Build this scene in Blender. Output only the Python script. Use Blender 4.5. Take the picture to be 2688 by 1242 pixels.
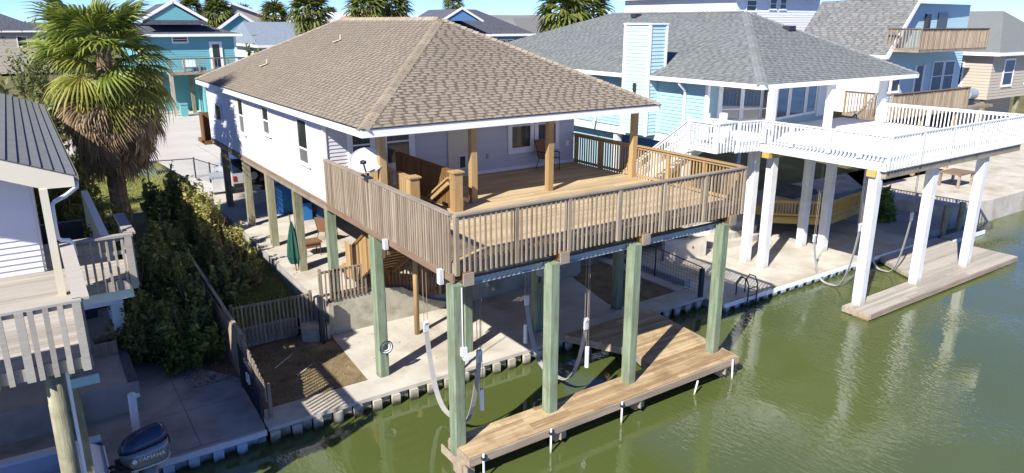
import bpy, math, random
import numpy as np
from mathutils import Vector, Matrix
random.seed(7); np.random.seed(7)
for o in list(bpy.data.objects): bpy.data.objects.remove(o)
scene = bpy.context.scene
COL = scene.collection
R = math.radians

# ------------------------------------------------------------------ camera, sky, sun, exposure
cam_d = bpy.data.cameras.new('camera'); cam = bpy.data.objects.new('camera', cam_d); COL.objects.link(cam)
CAM = Vector((-7.156, -12.798, 10.0975)); YAW, PITCH, ROLL = R(34.405), R(16.104), R(0.1007)
fwd = Vector((math.sin(YAW)*math.cos(PITCH), math.cos(YAW)*math.cos(PITCH), -math.sin(PITCH)))
rgt = Vector((math.cos(YAW), -math.sin(YAW), 0)); upv = rgt.cross(fwd)
rr = rgt*math.cos(ROLL)+upv*math.sin(ROLL); uu = -rgt*math.sin(ROLL)+upv*math.cos(ROLL)
M = Matrix((( rr.x, uu.x, -fwd.x, CAM.x), (rr.y, uu.y, -fwd.y, CAM.y), (rr.z, uu.z, -fwd.z, CAM.z), (0, 0, 0, 1)))
cam.matrix_world = M
cam_d.sensor_width = 36; cam_d.lens = 1885.5/2688*36
cam_d.shift_x = -12.7/2688; cam_d.shift_y = -19/2688
cam_d.clip_start = 0.1; cam_d.clip_end = 8000
scene.camera = cam

SUN_EL, SUN_AZ = 40.0, 25.5                      # light travels towards +X, +Y
world = bpy.data.worlds.new('World'); scene.world = world; world.use_nodes = True
wn = world.node_tree; wn.nodes.clear()
sky = wn.nodes.new('ShaderNodeTexSky'); sky.sky_type = 'NISHITA'; sky.sun_disc = False
sky.sun_elevation = R(SUN_EL); sky.sun_rotation = R(270-SUN_AZ)
sky.air_density = 0.5; sky.dust_density = 0.0; sky.ozone_density = 5.0; sky.altitude = 0
bg = wn.nodes.new('ShaderNodeBackground'); bg.inputs[1].default_value = 0.13
wo = wn.nodes.new('ShaderNodeOutputWorld')
tint = wn.nodes.new('ShaderNodeMix'); tint.data_type = 'RGBA'; tint.blend_type = 'MULTIPLY'; tint.inputs['Factor'].default_value = 1; tint.inputs['B'].default_value = (0.57, 0.68, 1.0, 1)   # clear coastal blue
wn.links.new(sky.outputs[0], tint.inputs['A']); wn.links.new(tint.outputs['Result'], bg.inputs[0]); wn.links.new(bg.outputs[0], wo.inputs[0])
sun_d = bpy.data.lights.new('sun', 'SUN'); sun = bpy.data.objects.new('sun', sun_d); COL.objects.link(sun)
sun_d.energy = 5.0; sun_d.angle = R(0.55); sun_d.color = (1.0, 0.955, 0.885)
sdir = Vector((math.cos(R(SUN_EL))*math.cos(R(SUN_AZ)), math.cos(R(SUN_EL))*math.sin(R(SUN_AZ)), -math.sin(R(SUN_EL))))
sun.rotation_euler = sdir.to_track_quat('-Z', 'Y').to_euler(); sun.location = (0, 0, 60)
scene.view_settings.view_transform = 'Standard'; scene.view_settings.look = 'None'
scene.view_settings.gamma = 1; scene.view_settings.use_curve_mapping = False
scene.view_settings.exposure = 0.80
scene.render.resolution_x = 1024; scene.render.resolution_y = 473

def at(px, py, Y=None, X=None, Z=None):
    """photo pixel (2575-wide view) on a plane -> world point; used to survey the far houses"""
    px *= 1.0439; py *= 1.0439
    d = fwd + rr*((px-1356.7)/1885.5) - uu*((py-602.04)/1885.5)
    if Y is not None: t = (Y-CAM.y)/d.y
    elif X is not None: t = (X-CAM.x)/d.x
    else: t = (Z-CAM.z)/d.z
    return CAM + d*t

# ------------------------------------------------------------------ materials
def mat(name, c1, c2=None, rough=0.7, rw=0.6, nscale=3.0, nw=0.4, stretch=(1, 1, 1), bump=0.0, bscale=None,
        spec=0.3, third=None, third_w=0.35, third_scale=0.6, world_co=False, metal=0.0, detail=4.0, zstain=None, trans=0.0, ior=None):
    m = bpy.data.materials.new(name); m.use_nodes = True
    nt = m.node_tree; N = nt.nodes; L = nt.links
    b = N['Principled BSDF']; b.inputs['Roughness'].default_value = rough
    b.inputs['Specular IOR Level'].default_value = spec; b.inputs['Metallic'].default_value = metal
    if ior: b.inputs['IOR'].default_value = ior
    c2 = c2 or c1
    oi = N.new('ShaderNodeObjectInfo'); ge = N.new('ShaderNodeNewGeometry')
    ad = N.new('ShaderNodeMath'); ad.operation = 'ADD'
    L.new(oi.outputs['Random'], ad.inputs[0]); L.new(ge.outputs['Random Per Island'], ad.inputs[1])
    fr = N.new('ShaderNodeMath'); fr.operation = 'FRACT'; L.new(ad.outputs[0], fr.inputs[0])
    tc = N.new('ShaderNodeTexCoord'); mp = N.new('ShaderNodeMapping'); mp.inputs['Scale'].default_value = stretch
    src = ge.outputs['Position'] if world_co else tc.outputs['Object']
    if not world_co:
        cb = N.new('ShaderNodeVectorMath'); cb.operation = 'SCALE'; cb.inputs[0].default_value = (37, 21, 53)
        L.new(fr.outputs[0], cb.inputs['Scale'])
        va = N.new('ShaderNodeVectorMath'); va.operation = 'ADD'
        L.new(src, mp.inputs['Vector']); L.new(mp.outputs[0], va.inputs[0]); L.new(cb.outputs[0], va.inputs[1]); vec = va.outputs[0]
    else:
        L.new(src, mp.inputs['Vector']); vec = mp.outputs[0]
    nz = N.new('ShaderNodeTexNoise'); nz.inputs['Scale'].default_value = nscale; nz.inputs['Detail'].default_value = detail
    L.new(vec, nz.inputs['Vector'])
    # fac = clamp(.5 + rw*(rand-.5) + nw*2.4*(noise-.5))
    m1 = N.new('ShaderNodeMath'); m1.operation = 'MULTIPLY_ADD'; m1.inputs[1].default_value = rw; m1.inputs[2].default_value = 0.5-rw*0.5-nw*1.2
    L.new(fr.outputs[0], m1.inputs[0])
    m2 = N.new('ShaderNodeMath'); m2.operation = 'MULTIPLY_ADD'; m2.inputs[1].default_value = nw*2.4; m2.use_clamp = True
    L.new(nz.outputs['Fac'], m2.inputs[0]); L.new(m1.outputs[0], m2.inputs[2])
    mx = N.new('ShaderNodeMix'); mx.data_type = 'RGBA'
    mx.inputs['A'].default_value = (*c1, 1); mx.inputs['B'].default_value = (*c2, 1)
    L.new(m2.outputs[0], mx.inputs['Factor']); col = mx.outputs['Result']
    if third:
        n3 = N.new('ShaderNodeTexNoise'); n3.inputs['Scale'].default_value = third_scale; n3.inputs['Detail'].default_value = 5
        n3.inputs['Roughness'].default_value = 0.65
        L.new(ge.outputs['Position'], n3.inputs['Vector'])
        rm = N.new('ShaderNodeMapRange'); rm.inputs['From Min'].default_value = 0.47; rm.inputs['From Max'].default_value = 0.72
        rm.inputs['To Max'].default_value = third_w*2; L.new(n3.outputs['Fac'], rm.inputs['Value'])
        cl = N.new('ShaderNodeClamp'); L.new(rm.outputs[0], cl.inputs[0])
        m3 = N.new('ShaderNodeMix'); m3.data_type = 'RGBA'; m3.inputs['B'].default_value = (*third, 1)
        L.new(cl.outputs[0], m3.inputs['Factor']); L.new(col, m3.inputs['A']); col = m3.outputs['Result']
    if zstain:                                     # waterline growth: (z low, z high, colour)
        sx = N.new('ShaderNodeSeparateXYZ'); L.new(ge.outputs['Position'], sx.inputs[0])
        nn = N.new('ShaderNodeMath'); nn.operation = 'MULTIPLY_ADD'; nn.inputs[1].default_value = 0.25
        L.new(nz.outputs['Fac'], nn.inputs[0]); L.new(sx.outputs['Z'], nn.inputs[2])
        rz = N.new('ShaderNodeMapRange'); rz.inputs['From Min'].default_value = zstain[0]+0.12; rz.inputs['From Max'].default_value = zstain[1]+0.12
        rz.inputs['To Min'].default_value = 1; rz.inputs['To Max'].default_value = 0
        L.new(nn.outputs[0], rz.inputs['Value'])
        m4 = N.new('ShaderNodeMix'); m4.data_type = 'RGBA'; m4.inputs['B'].default_value = (*zstain[2], 1)
        L.new(rz.outputs[0], m4.inputs['Factor']); L.new(col, m4.inputs['A']); col = m4.outputs['Result']
    L.new(col, b.inputs['Base Color'])
    if bump:
        nb = N.new('ShaderNodeTexNoise'); nb.inputs['Scale'].default_value = bscale or nscale*6; nb.inputs['Detail'].default_value = 5
        L.new(vec, nb.inputs['Vector'])
        bp = N.new('ShaderNodeBump'); bp.inputs['Strength'].default_value = bump; bp.inputs['Distance'].default_value = 0.02
        L.new(nb.outputs['Fac'], bp.inputs['Height']); L.new(bp.outputs[0], b.inputs['Normal'])
    if trans:
        b.inputs['Transmission Weight'].default_value = trans
    return m

MT = {}
MT['wood_weather'] = mat('wood_weathered', (0.175, 0.13, 0.09), (0.42, 0.345, 0.25), 0.85, rw=0.55, nscale=2.2, nw=0.5, stretch=(6, 6, 0.7), bump=0.35, bscale=14)
MT['wood_weather_h'] = mat('wood_weathered_rail', (0.17, 0.14, 0.105), (0.37, 0.31, 0.24), 0.85, rw=0.3, nscale=1.6, nw=0.6, bump=0.3, bscale=18)
MT['wood_brown'] = mat('wood_brown_shaded', (0.13, 0.06, 0.022), (0.26, 0.135, 0.05), 0.75, rw=0.6, nscale=2.2, nw=0.4, stretch=(6, 6, 0.7), bump=0.25, bscale=14)
MT['wood_rim'] = mat('wood_rim_brown', (0.15, 0.095, 0.06), (0.27, 0.19, 0.13), 0.8, rw=0.3, nscale=1.6, nw=0.7, stretch=(4, 0.6, 4))
MT['wood_honey'] = mat('wood_honey', (0.29, 0.185, 0.08), (0.46, 0.315, 0.15), 0.7, rw=0.6, nscale=2.2, nw=0.45, stretch=(6, 6, 0.7), bump=0.25, bscale=14)
MT['deck_plank'] = mat('deck_plank_wood', (0.365, 0.265, 0.14), (0.58, 0.455, 0.275), 0.7, rw=0.75, nscale=2.0, nw=0.4, stretch=(0.6, 7, 7), bump=0.3, bscale=10, third=(0.30, 0.21, 0.11), third_w=0.22, third_scale=0.8)
MT['dock_plank'] = mat('dock_plank_wood', (0.27, 0.175, 0.088), (0.55, 0.42, 0.24), 0.75, rw=0.8, nscale=2.0, nw=0.6, stretch=(0.6, 7, 7), bump=0.3, bscale=10, third=(0.18, 0.11, 0.06), third_w=0.35, third_scale=1.3)
MT['dock_fascia'] = mat('dock_fascia_wood', (0.22, 0.17, 0.12), (0.42, 0.34, 0.25), 0.8, rw=0.3, nscale=1.4, nw=0.7, stretch=(0.6, 5, 5), bump=0.3, bscale=10)
MT['gray_plank'] = mat('grey_dock_plank', (0.28, 0.25, 0.21), (0.46, 0.42, 0.36), 0.8, rw=0.7, nscale=2.0, nw=0.4, stretch=(0.6, 7, 7), bump=0.3, bscale=10)
MT['pile_green'] = mat('treated_pile_green', (0.13, 0.172, 0.11), (0.26, 0.315, 0.21), 0.85, rw=0.4, nscale=2.2, nw=0.9, stretch=(5, 5, 0.5), bump=0.5, bscale=10, third=(0.15, 0.14, 0.085), third_w=0.4, third_scale=1.2, zstain=(0.15, 0.75, (0.07, 0.075, 0.035)))
MT['pile_olive'] = mat('treated_pile_olive', (0.165, 0.155, 0.095), (0.34, 0.325, 0.215), 0.85, rw=0.4, nscale=2.2, nw=0.9, stretch=(5, 5, 0.5), bump=0.5, bscale=10, third=(0.13, 0.12, 0.07), third_w=0.4, third_scale=1.3)
MT['wood_yellow'] = mat('new_yellow_pine', (0.42, 0.27, 0.07), (0.58, 0.41, 0.13), 0.7, rw=0.6, nscale=2.2, nw=0.3)
MT['white_paint'] = mat('white_paint', (0.72, 0.72, 0.71), (0.84, 0.84, 0.83), 0.5, rw=0.5, nscale=1.5, nw=0.4)
MT['white_wood'] = mat('white_painted_wood', (0.62, 0.62, 0.61), (0.80, 0.80, 0.79), 0.55, rw=0.6, nscale=2.0, nw=0.6, bump=0.25, bscale=8, stretch=(4, 4, 0.6), third=(0.50, 0.48, 0.42), third_w=0.22, third_scale=1.6, zstain=(0.2, 0.7, (0.30, 0.27, 0.18)))
MT['trim'] = mat('white_trim', (0.80, 0.80, 0.79), (0.86, 0.86, 0.85), 0.45, rw=0.3, nscale=2, nw=0.2)
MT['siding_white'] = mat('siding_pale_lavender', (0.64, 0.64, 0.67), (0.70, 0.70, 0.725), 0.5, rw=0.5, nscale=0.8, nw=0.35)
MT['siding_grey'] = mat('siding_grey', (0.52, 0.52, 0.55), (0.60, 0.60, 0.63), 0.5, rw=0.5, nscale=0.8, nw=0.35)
MT['siding_blue'] = mat('siding_powder_blue', (0.31, 0.47, 0.53), (0.36, 0.53, 0.585), 0.55, rw=0.5, nscale=0.8, nw=0.3)
MT['siding_blue2'] = mat('siding_pale_blue', (0.42, 0.60, 0.66), (0.48, 0.66, 0.71), 0.55, rw=0.5, nscale=0.8, nw=0.3)
MT['siding_bluewhite'] = mat('siding_blue_white', (0.62, 0.70, 0.72), (0.68, 0.75, 0.77), 0.55, rw=0.5, nscale=0.8, nw=0.3)
MT['siding_teal'] = mat('siding_teal', (0.14, 0.38, 0.40), (0.17, 0.43, 0.45), 0.55, rw=0.5, nscale=0.8, nw=0.3)
MT['siding_navy'] = mat('siding_blue_dark', (0.09, 0.21, 0.42), (0.11, 0.25, 0.47), 0.55, rw=0.5, nscale=0.8, nw=0.3)
MT['siding_tan'] = mat('siding_tan', (0.42, 0.37, 0.29), (0.48, 0.43, 0.34), 0.6, rw=0.5, nscale=0.8, nw=0.3)
MT['siding_cream'] = mat('siding_cream', (0.62, 0.57, 0.44), (0.68, 0.63, 0.50), 0.6, rw=0.4, nscale=0.8, nw=0.3)
MT['shingle_tan_shadow'] = mat('shingle_tan_shadow', (0.115, 0.092, 0.07), (0.175, 0.143, 0.11), 0.95, rw=0.8, nscale=9, nw=0.35, spec=0.1, world_co=True)  # dark tabs carry the shadow lines between raised shingles as colour
MT['shingle_grey_shadow'] = mat('shingle_grey_shadow', (0.105, 0.114, 0.11), (0.17, 0.183, 0.175), 0.95, rw=0.8, nscale=9, nw=0.35, spec=0.1, world_co=True)  # same tab shadows put into the grey roofs' colour
MT['shingle_tan'] = mat('shingle_tan', (0.235, 0.198, 0.15), (0.305, 0.262, 0.203), 0.95, rw=0.5, nscale=9, nw=0.35, spec=0.1, world_co=True, bump=0.4, bscale=60, third=(0.225, 0.19, 0.15), third_w=0.3, third_scale=0.35)
MT['shingle_grey'] = mat('shingle_grey', (0.165, 0.178, 0.172), (0.228, 0.244, 0.234), 0.95, rw=0.8, nscale=5, nw=0.35, spec=0.1, world_co=True, third=(0.20, 0.215, 0.21), third_w=0.2, third_scale=0.4)
MT['shingle_grey2'] = mat('shingle_warm_grey', (0.16, 0.157, 0.15), (0.23, 0.226, 0.218), 0.95, rw=0.8, nscale=5, nw=0.35, spec=0.1, world_co=True)
MT['shingle_slate'] = mat('shingle_slate', (0.05, 0.055, 0.07), (0.125, 0.13, 0.155), 0.95, rw=0.5, nscale=4, nw=0.6, spec=0.1, world_co=True)
MT['shingle_bluegrey'] = mat('shingle_blue_grey', (0.15, 0.185, 0.225), (0.26, 0.30, 0.35), 0.95, rw=0.5, nscale=4, nw=0.6, spec=0.1, world_co=True)
MT['shingle_dark'] = mat('shingle_left_house', (0.16, 0.165, 0.16), (0.25, 0.255, 0.25), 0.95, rw=0.4, nscale=6, nw=0.5, spec=0.1, world_co=True)
MT['roof_pale'] = mat('pale_metal_roof', (0.55, 0.56, 0.57), (0.64, 0.65, 0.66), 0.5, rw=0.3, nscale=2, nw=0.3)
MT['roof_terra'] = mat('terracotta_roof', (0.42, 0.22, 0.12), (0.52, 0.29, 0.17), 0.9, rw=0.3, nscale=2, nw=0.5)
MT['hip_cap'] = mat('hip_cap_shingle', (0.23, 0.19, 0.135), (0.36, 0.305, 0.225), 0.95, rw=0.7, nscale=8, nw=0.4, spec=0.1, world_co=True)
MT['hip_cap_grey'] = mat('hip_cap_grey', (0.175, 0.185, 0.178), (0.26, 0.27, 0.26), 0.95, rw=0.7, nscale=8, nw=0.4, spec=0.1, world_co=True)
MT['glass'] = mat('window_glass', (0.018, 0.022, 0.026), (0.03, 0.034, 0.038), 0.05, rw=0.6, nw=0.1, spec=0.5, ior=1.45)
MT['glass_bright'] = mat('window_glass_reflective', (0.02, 0.024, 0.026), (0.05, 0.055, 0.055), 0.02, rw=0.6, nw=0.2, spec=0.8, ior=1.9)
MT['glass_screen'] = mat('window_screened', (0.10, 0.105, 0.11), (0.17, 0.175, 0.18), 0.25, rw=0.6, nw=0.3, spec=0.6)
MT['glass_curtain'] = mat('window_with_curtain', (0.035, 0.036, 0.038), (0.13, 0.128, 0.12), 0.06, rw=0.0, nscale=1.0, nw=0.9, stretch=(22, 22, 0.4), spec=0.6)
MT['curtain'] = mat('curtain', (0.13, 0.125, 0.115), (0.30, 0.29, 0.27), 0.9, rw=0.9, nw=0.3)
MT['concrete'] = mat('concrete_pale', (0.42, 0.385, 0.32), (0.58, 0.545, 0.465), 0.9, rw=0.1, nscale=1.3, nw=0.8, world_co=True, bump=0.15, bscale=30, third=(0.31, 0.255, 0.17), third_w=0.42, third_scale=0.6, detail=8)
MT['concrete_wall'] = mat('concrete_wall', (0.29, 0.27, 0.20), (0.48, 0.44, 0.345), 0.9, rw=0.1, nscale=1.6, nw=0.9, world_co=True, bump=0.2, bscale=25, third=(0.17, 0.17, 0.10), third_w=0.45, third_scale=1.4, stretch=(1, 1, 0.5), detail=8)
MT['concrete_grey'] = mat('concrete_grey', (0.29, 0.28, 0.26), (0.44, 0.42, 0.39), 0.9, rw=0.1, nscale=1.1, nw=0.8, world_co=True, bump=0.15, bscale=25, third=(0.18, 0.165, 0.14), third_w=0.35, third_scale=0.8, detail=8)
MT['concrete_street'] = mat('concrete_street', (0.42, 0.40, 0.36), (0.56, 0.53, 0.47), 0.9, rw=0.2, nscale=0.5, nw=0.7, world_co=True, third=(0.37, 0.33, 0.27), third_w=0.3, third_scale=0.25, detail=6)
MT['sheet_pile'] = mat('sheet_pile', (0.36, 0.33, 0.25), (0.54, 0.50, 0.40), 0.85, rw=0.5, nscale=4, nw=0.5, world_co=True, zstain=(0.16, 0.34, (0.045, 0.045, 0.018)))
MT['sheet_pile_shade_blue'] = mat('sheet_pile_shade_blue', (0.33, 0.42, 0.50), (0.42, 0.50, 0.57), 0.6, rw=0.5, nscale=4, nw=0.4, world_co=True, zstain=(0.14, 0.30, (0.035, 0.035, 0.018)))  # blue tint of shade put into the piling colour
MT['dirt'] = mat('dirt', (0.13, 0.093, 0.055), (0.27, 0.205, 0.115), 1.0, rw=0.1, nscale=3, nw=0.9, world_co=True, bump=0.6, bscale=20, spec=0.05, third=(0.16, 0.125, 0.075), third_w=0.3, third_scale=1.5, detail=8)
MT['soil'] = mat('ground_soil', (0.10, 0.095, 0.045), (0.19, 0.175, 0.085), 1.0, rw=0.1, nscale=0.8, nw=0.8, world_co=True, spec=0.05, detail=6)
MT['lawn'] = mat('lawn_grass', (0.10, 0.145, 0.03), (0.22, 0.24, 0.07), 1.0, rw=0.1, nscale=1.6, nw=0.8, world_co=True, bump=0.6, bscale=40, spec=0.05, third=(0.19, 0.155, 0.06), third_w=0.25, third_scale=0.7, detail=8)
MT['metal'] = mat('galvanised_steel', (0.30, 0.34, 0.38), (0.45, 0.49, 0.53), 0.5, rw=0.4, nscale=3, nw=0.5, metal=0.35)
MT['metal_light'] = mat('light_metal', (0.60, 0.61, 0.62), (0.72, 0.73, 0.74), 0.4, rw=0.4, nscale=3, nw=0.3, metal=0.2)
MT['dark_metal'] = mat('dark_iron', (0.02, 0.023, 0.03), (0.045, 0.05, 0.06), 0.5, rw=0.4, nscale=3, nw=0.3)
MT['black'] = mat('black_rubber', (0.012, 0.012, 0.013), (0.022, 0.022, 0.024), 0.7, rw=0.4, nw=0.3)
MT['sling'] = mat('sling_strap', (0.30, 0.29, 0.265), (0.42, 0.41, 0.38), 0.8, rw=0.3, nscale=4, nw=0.6)
MT['sling_dark'] = mat('sling_strap_dark', (0.07, 0.075, 0.08), (0.13, 0.135, 0.14), 0.8, rw=0.3, nscale=4, nw=0.6)
MT['cable'] = mat('steel_cable', (0.20, 0.16, 0.13), (0.30, 0.25, 0.2), 0.6, rw=0.2, nw=0.2)
MT['pvc'] = mat('white_pvc', (0.74, 0.74, 0.73), (0.82, 0.82, 0.81), 0.35, rw=0.3, nw=0.2, zstain=(0.1, 0.3, (0.25, 0.2, 0.1)))
MT['gelcoat'] = mat('boat_gelcoat', (0.62, 0.65, 0.70), (0.70, 0.73, 0.77), 0.25, rw=0.2, nw=0.2, spec=0.5)
MT['cowl_grey'] = mat('cowl_grey', (0.19, 0.20, 0.22), (0.23, 0.24, 0.26), 0.25, rw=0.2, nw=0.2, spec=0.5, metal=0.3)
MT['cowl_blue'] = mat('cowl_blue', (0.012, 0.03, 0.075), (0.02, 0.045, 0.10), 0.18, rw=0.2, nw=0.2, spec=0.6)
MT['dish'] = mat('dish_plastic', (0.44, 0.44, 0.45), (0.50, 0.50, 0.51), 0.4, rw=0.2, nw=0.3)
MT['blue_plastic'] = mat('blue_plastic', (0.02, 0.13, 0.36), (0.03, 0.17, 0.43), 0.5, rw=0.3, nw=0.2)
MT['blue_wall'] = mat('deep_blue_wall', (0.02, 0.05, 0.12), (0.03, 0.07, 0.16), 0.7, rw=0.3, nw=0.3)
MT['green_cloth'] = mat('green_canvas', (0.012, 0.06, 0.045), (0.03, 0.11, 0.08), 0.9, rw=0.3, nscale=3, nw=0.7, stretch=(4, 4, 0.4))
MT['brown_sling'] = mat('brown_mesh_fabric', (0.17, 0.085, 0.045), (0.24, 0.13, 0.07), 0.85, rw=0.3, nw=0.4)
MT['car_white'] = mat('car_paint_silver', (0.45, 0.46, 0.48), (0.52, 0.53, 0.55), 0.25, rw=0.1, nw=0.1, spec=0.6)
MT['tail_red'] = mat('tail_lamp', (0.35, 0.02, 0.015), (0.4, 0.03, 0.02), 0.2, rw=0.1, nw=0.1, spec=0.6)
MT['text_white'] = mat('lettering_white', (0.75, 0.75, 0.75), None, 0.4)
MT['trunk'] = mat('palm_trunk', (0.10, 0.065, 0.04), (0.22, 0.155, 0.10), 0.95, rw=0.3, nscale=4, nw=0.7, stretch=(1, 1, 3), bump=0.6, bscale=12)
MT['stem'] = mat('shrub_stem', (0.09, 0.065, 0.04), (0.17, 0.13, 0.09), 0.95, rw=0.3, nscale=4, nw=0.7)

def leafmat(name, c1, c2, rough=0.5, third=None, tw=0.3, tsc=0.8):
    m = mat(name, c1, c2, rough, rw=0.85, nscale=2, nw=0.35, world_co=True, spec=0.25, third=third, third_w=tw, third_scale=tsc)
    nt = m.node_tree; b = nt.nodes['Principled BSDF']; out = nt.nodes['Material Output']
    tr = nt.nodes.new('ShaderNodeBsdfTranslucent'); mixs = nt.nodes.new('ShaderNodeMixShader'); mixs.inputs[0].default_value = 0.28
    lk = [l for l in nt.links if l.to_socket == b.inputs['Base Color']][0].from_socket
    nt.links.new(lk, tr.inputs[0]); nt.links.new(b.outputs[0], mixs.inputs[1]); nt.links.new(tr.outputs[0], mixs.inputs[2]); nt.links.new(mixs.outputs[0], out.inputs[0])
    return m
MT['leaf'] = leafmat('leaf_green', (0.10, 0.13, 0.035), (0.29, 0.31, 0.10), third=(0.20, 0.14, 0.04), tw=0.22, tsc=1.2)
MT['leaf_light'] = leafmat('leaf_yellow_green_sunlit', (0.20, 0.21, 0.045), (0.50, 0.47, 0.17), third=(0.33, 0.12, 0.06), tw=0.22, tsc=1.6)  # yellow green, brightened so the colour carries the sun on lit shrubs
MT['leaf_dark'] = leafmat('leaf_dark', (0.07, 0.10, 0.03), (0.20, 0.23, 0.07), third=(0.16, 0.12, 0.05), tw=0.25, tsc=1.0)
MT['leaf_bright'] = leafmat('leaf_fern_green', (0.08, 0.13, 0.03), (0.25, 0.32, 0.08))
MT['frond'] = leafmat('palm_frond', (0.08, 0.125, 0.016), (0.30, 0.34, 0.06), rough=0.42)
MT['frond_yellow'] = leafmat('palm_frond_yellowing', (0.17, 0.19, 0.025), (0.36, 0.34, 0.075), rough=0.45)
MT['frond_dead'] = leafmat('palm_frond_dead', (0.17, 0.12, 0.07), (0.44, 0.33, 0.20), rough=0.8)
MT['palm_far'] = leafmat('palm_far', (0.055, 0.085, 0.02), (0.21, 0.23, 0.05))
MT['flower'] = leafmat('flower_pink', (0.42, 0.17, 0.11), (0.5, 0.26, 0.16))

def water_mat():
    m = bpy.data.materials.new('canal_water'); m.use_nodes = True
    nt = m.node_tree; N = nt.nodes; L = nt.links; b = N['Principled BSDF']
    b.inputs['Roughness'].default_value = 0.02; b.inputs['IOR'].default_value = 1.58
    b.inputs['Specular IOR Level'].default_value = 0.62
    ge = N.new('ShaderNodeNewGeometry')
    n0 = N.new('ShaderNodeTexNoise'); n0.inputs['Scale'].default_value = 0.14; n0.inputs['Detail'].default_value = 3; L.new(ge.outputs['Position'], n0.inputs['Vector'])
    mx = N.new('ShaderNodeMix'); mx.data_type = 'RGBA'; mx.inputs['A'].default_value = (0.064, 0.086, 0.023, 1); mx.inputs['B'].default_value = (0.094, 0.118, 0.033, 1)
    L.new(n0.outputs['Fac'], mx.inputs['Factor']); L.new(mx.outputs['Result'], b.inputs['Base Color'])
    mp = N.new('ShaderNodeMapping'); mp.inputs['Rotation'].default_value = (0, 0, R(40)); mp.inputs['Scale'].default_value = (1.0, 0.38, 1)
    L.new(ge.outputs['Position'], mp.inputs['Vector'])
    n1 = N.new('ShaderNodeTexNoise'); n1.inputs['Scale'].default_value = 8.5; n1.inputs['Detail'].default_value = 2.5; L.new(mp.outputs[0], n1.inputs['Vector'])
    # ripples are livelier out in the open canal (right) than in the sheltered slip (left)
    mk = N.new('ShaderNodeTexNoise'); mk.inputs['Scale'].default_value = 0.22; mk.inputs['Detail'].default_value = 2; L.new(ge.outputs['Position'], mk.inputs['Vector'])
    sx = N.new('ShaderNodeSeparateXYZ'); L.new(ge.outputs['Position'], sx.inputs[0])
    r1 = N.new('ShaderNodeMapRange'); r1.inputs['From Min'].default_value = 3; r1.inputs['From Max'].default_value = 12; r1.inputs['To Min'].default_value = 0.16; r1.inputs['To Max'].default_value = 0.9
    L.new(sx.outputs['X'], r1.inputs['Value'])
    r2 = N.new('ShaderNodeMapRange'); r2.inputs['From Min'].default_value = 0.42; r2.inputs['From Max'].default_value = 0.60; r2.inputs['To Min'].default_value = 0.10; L.new(mk.outputs['Fac'], r2.inputs['Value'])
    mu = N.new('ShaderNodeMath'); mu.operation = 'MULTIPLY'; L.new(r1.outputs[0], mu.inputs[0]); L.new(r2.outputs[0], mu.inputs[1])
    h = N.new('ShaderNodeMath'); h.operation = 'MULTIPLY'; L.new(n1.outputs['Fac'], h.inputs[0]); L.new(mu.outputs[0], h.inputs[1])
    bp = N.new('ShaderNodeBump'); bp.inputs['Strength'].default_value = 0.62; bp.inputs['Distance'].default_value = 0.055
    L.new(h.outputs[0], bp.inputs['Height']); L.new(bp.outputs[0], b.inputs['Normal'])
    return m
MT['water'] = water_mat()

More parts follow.
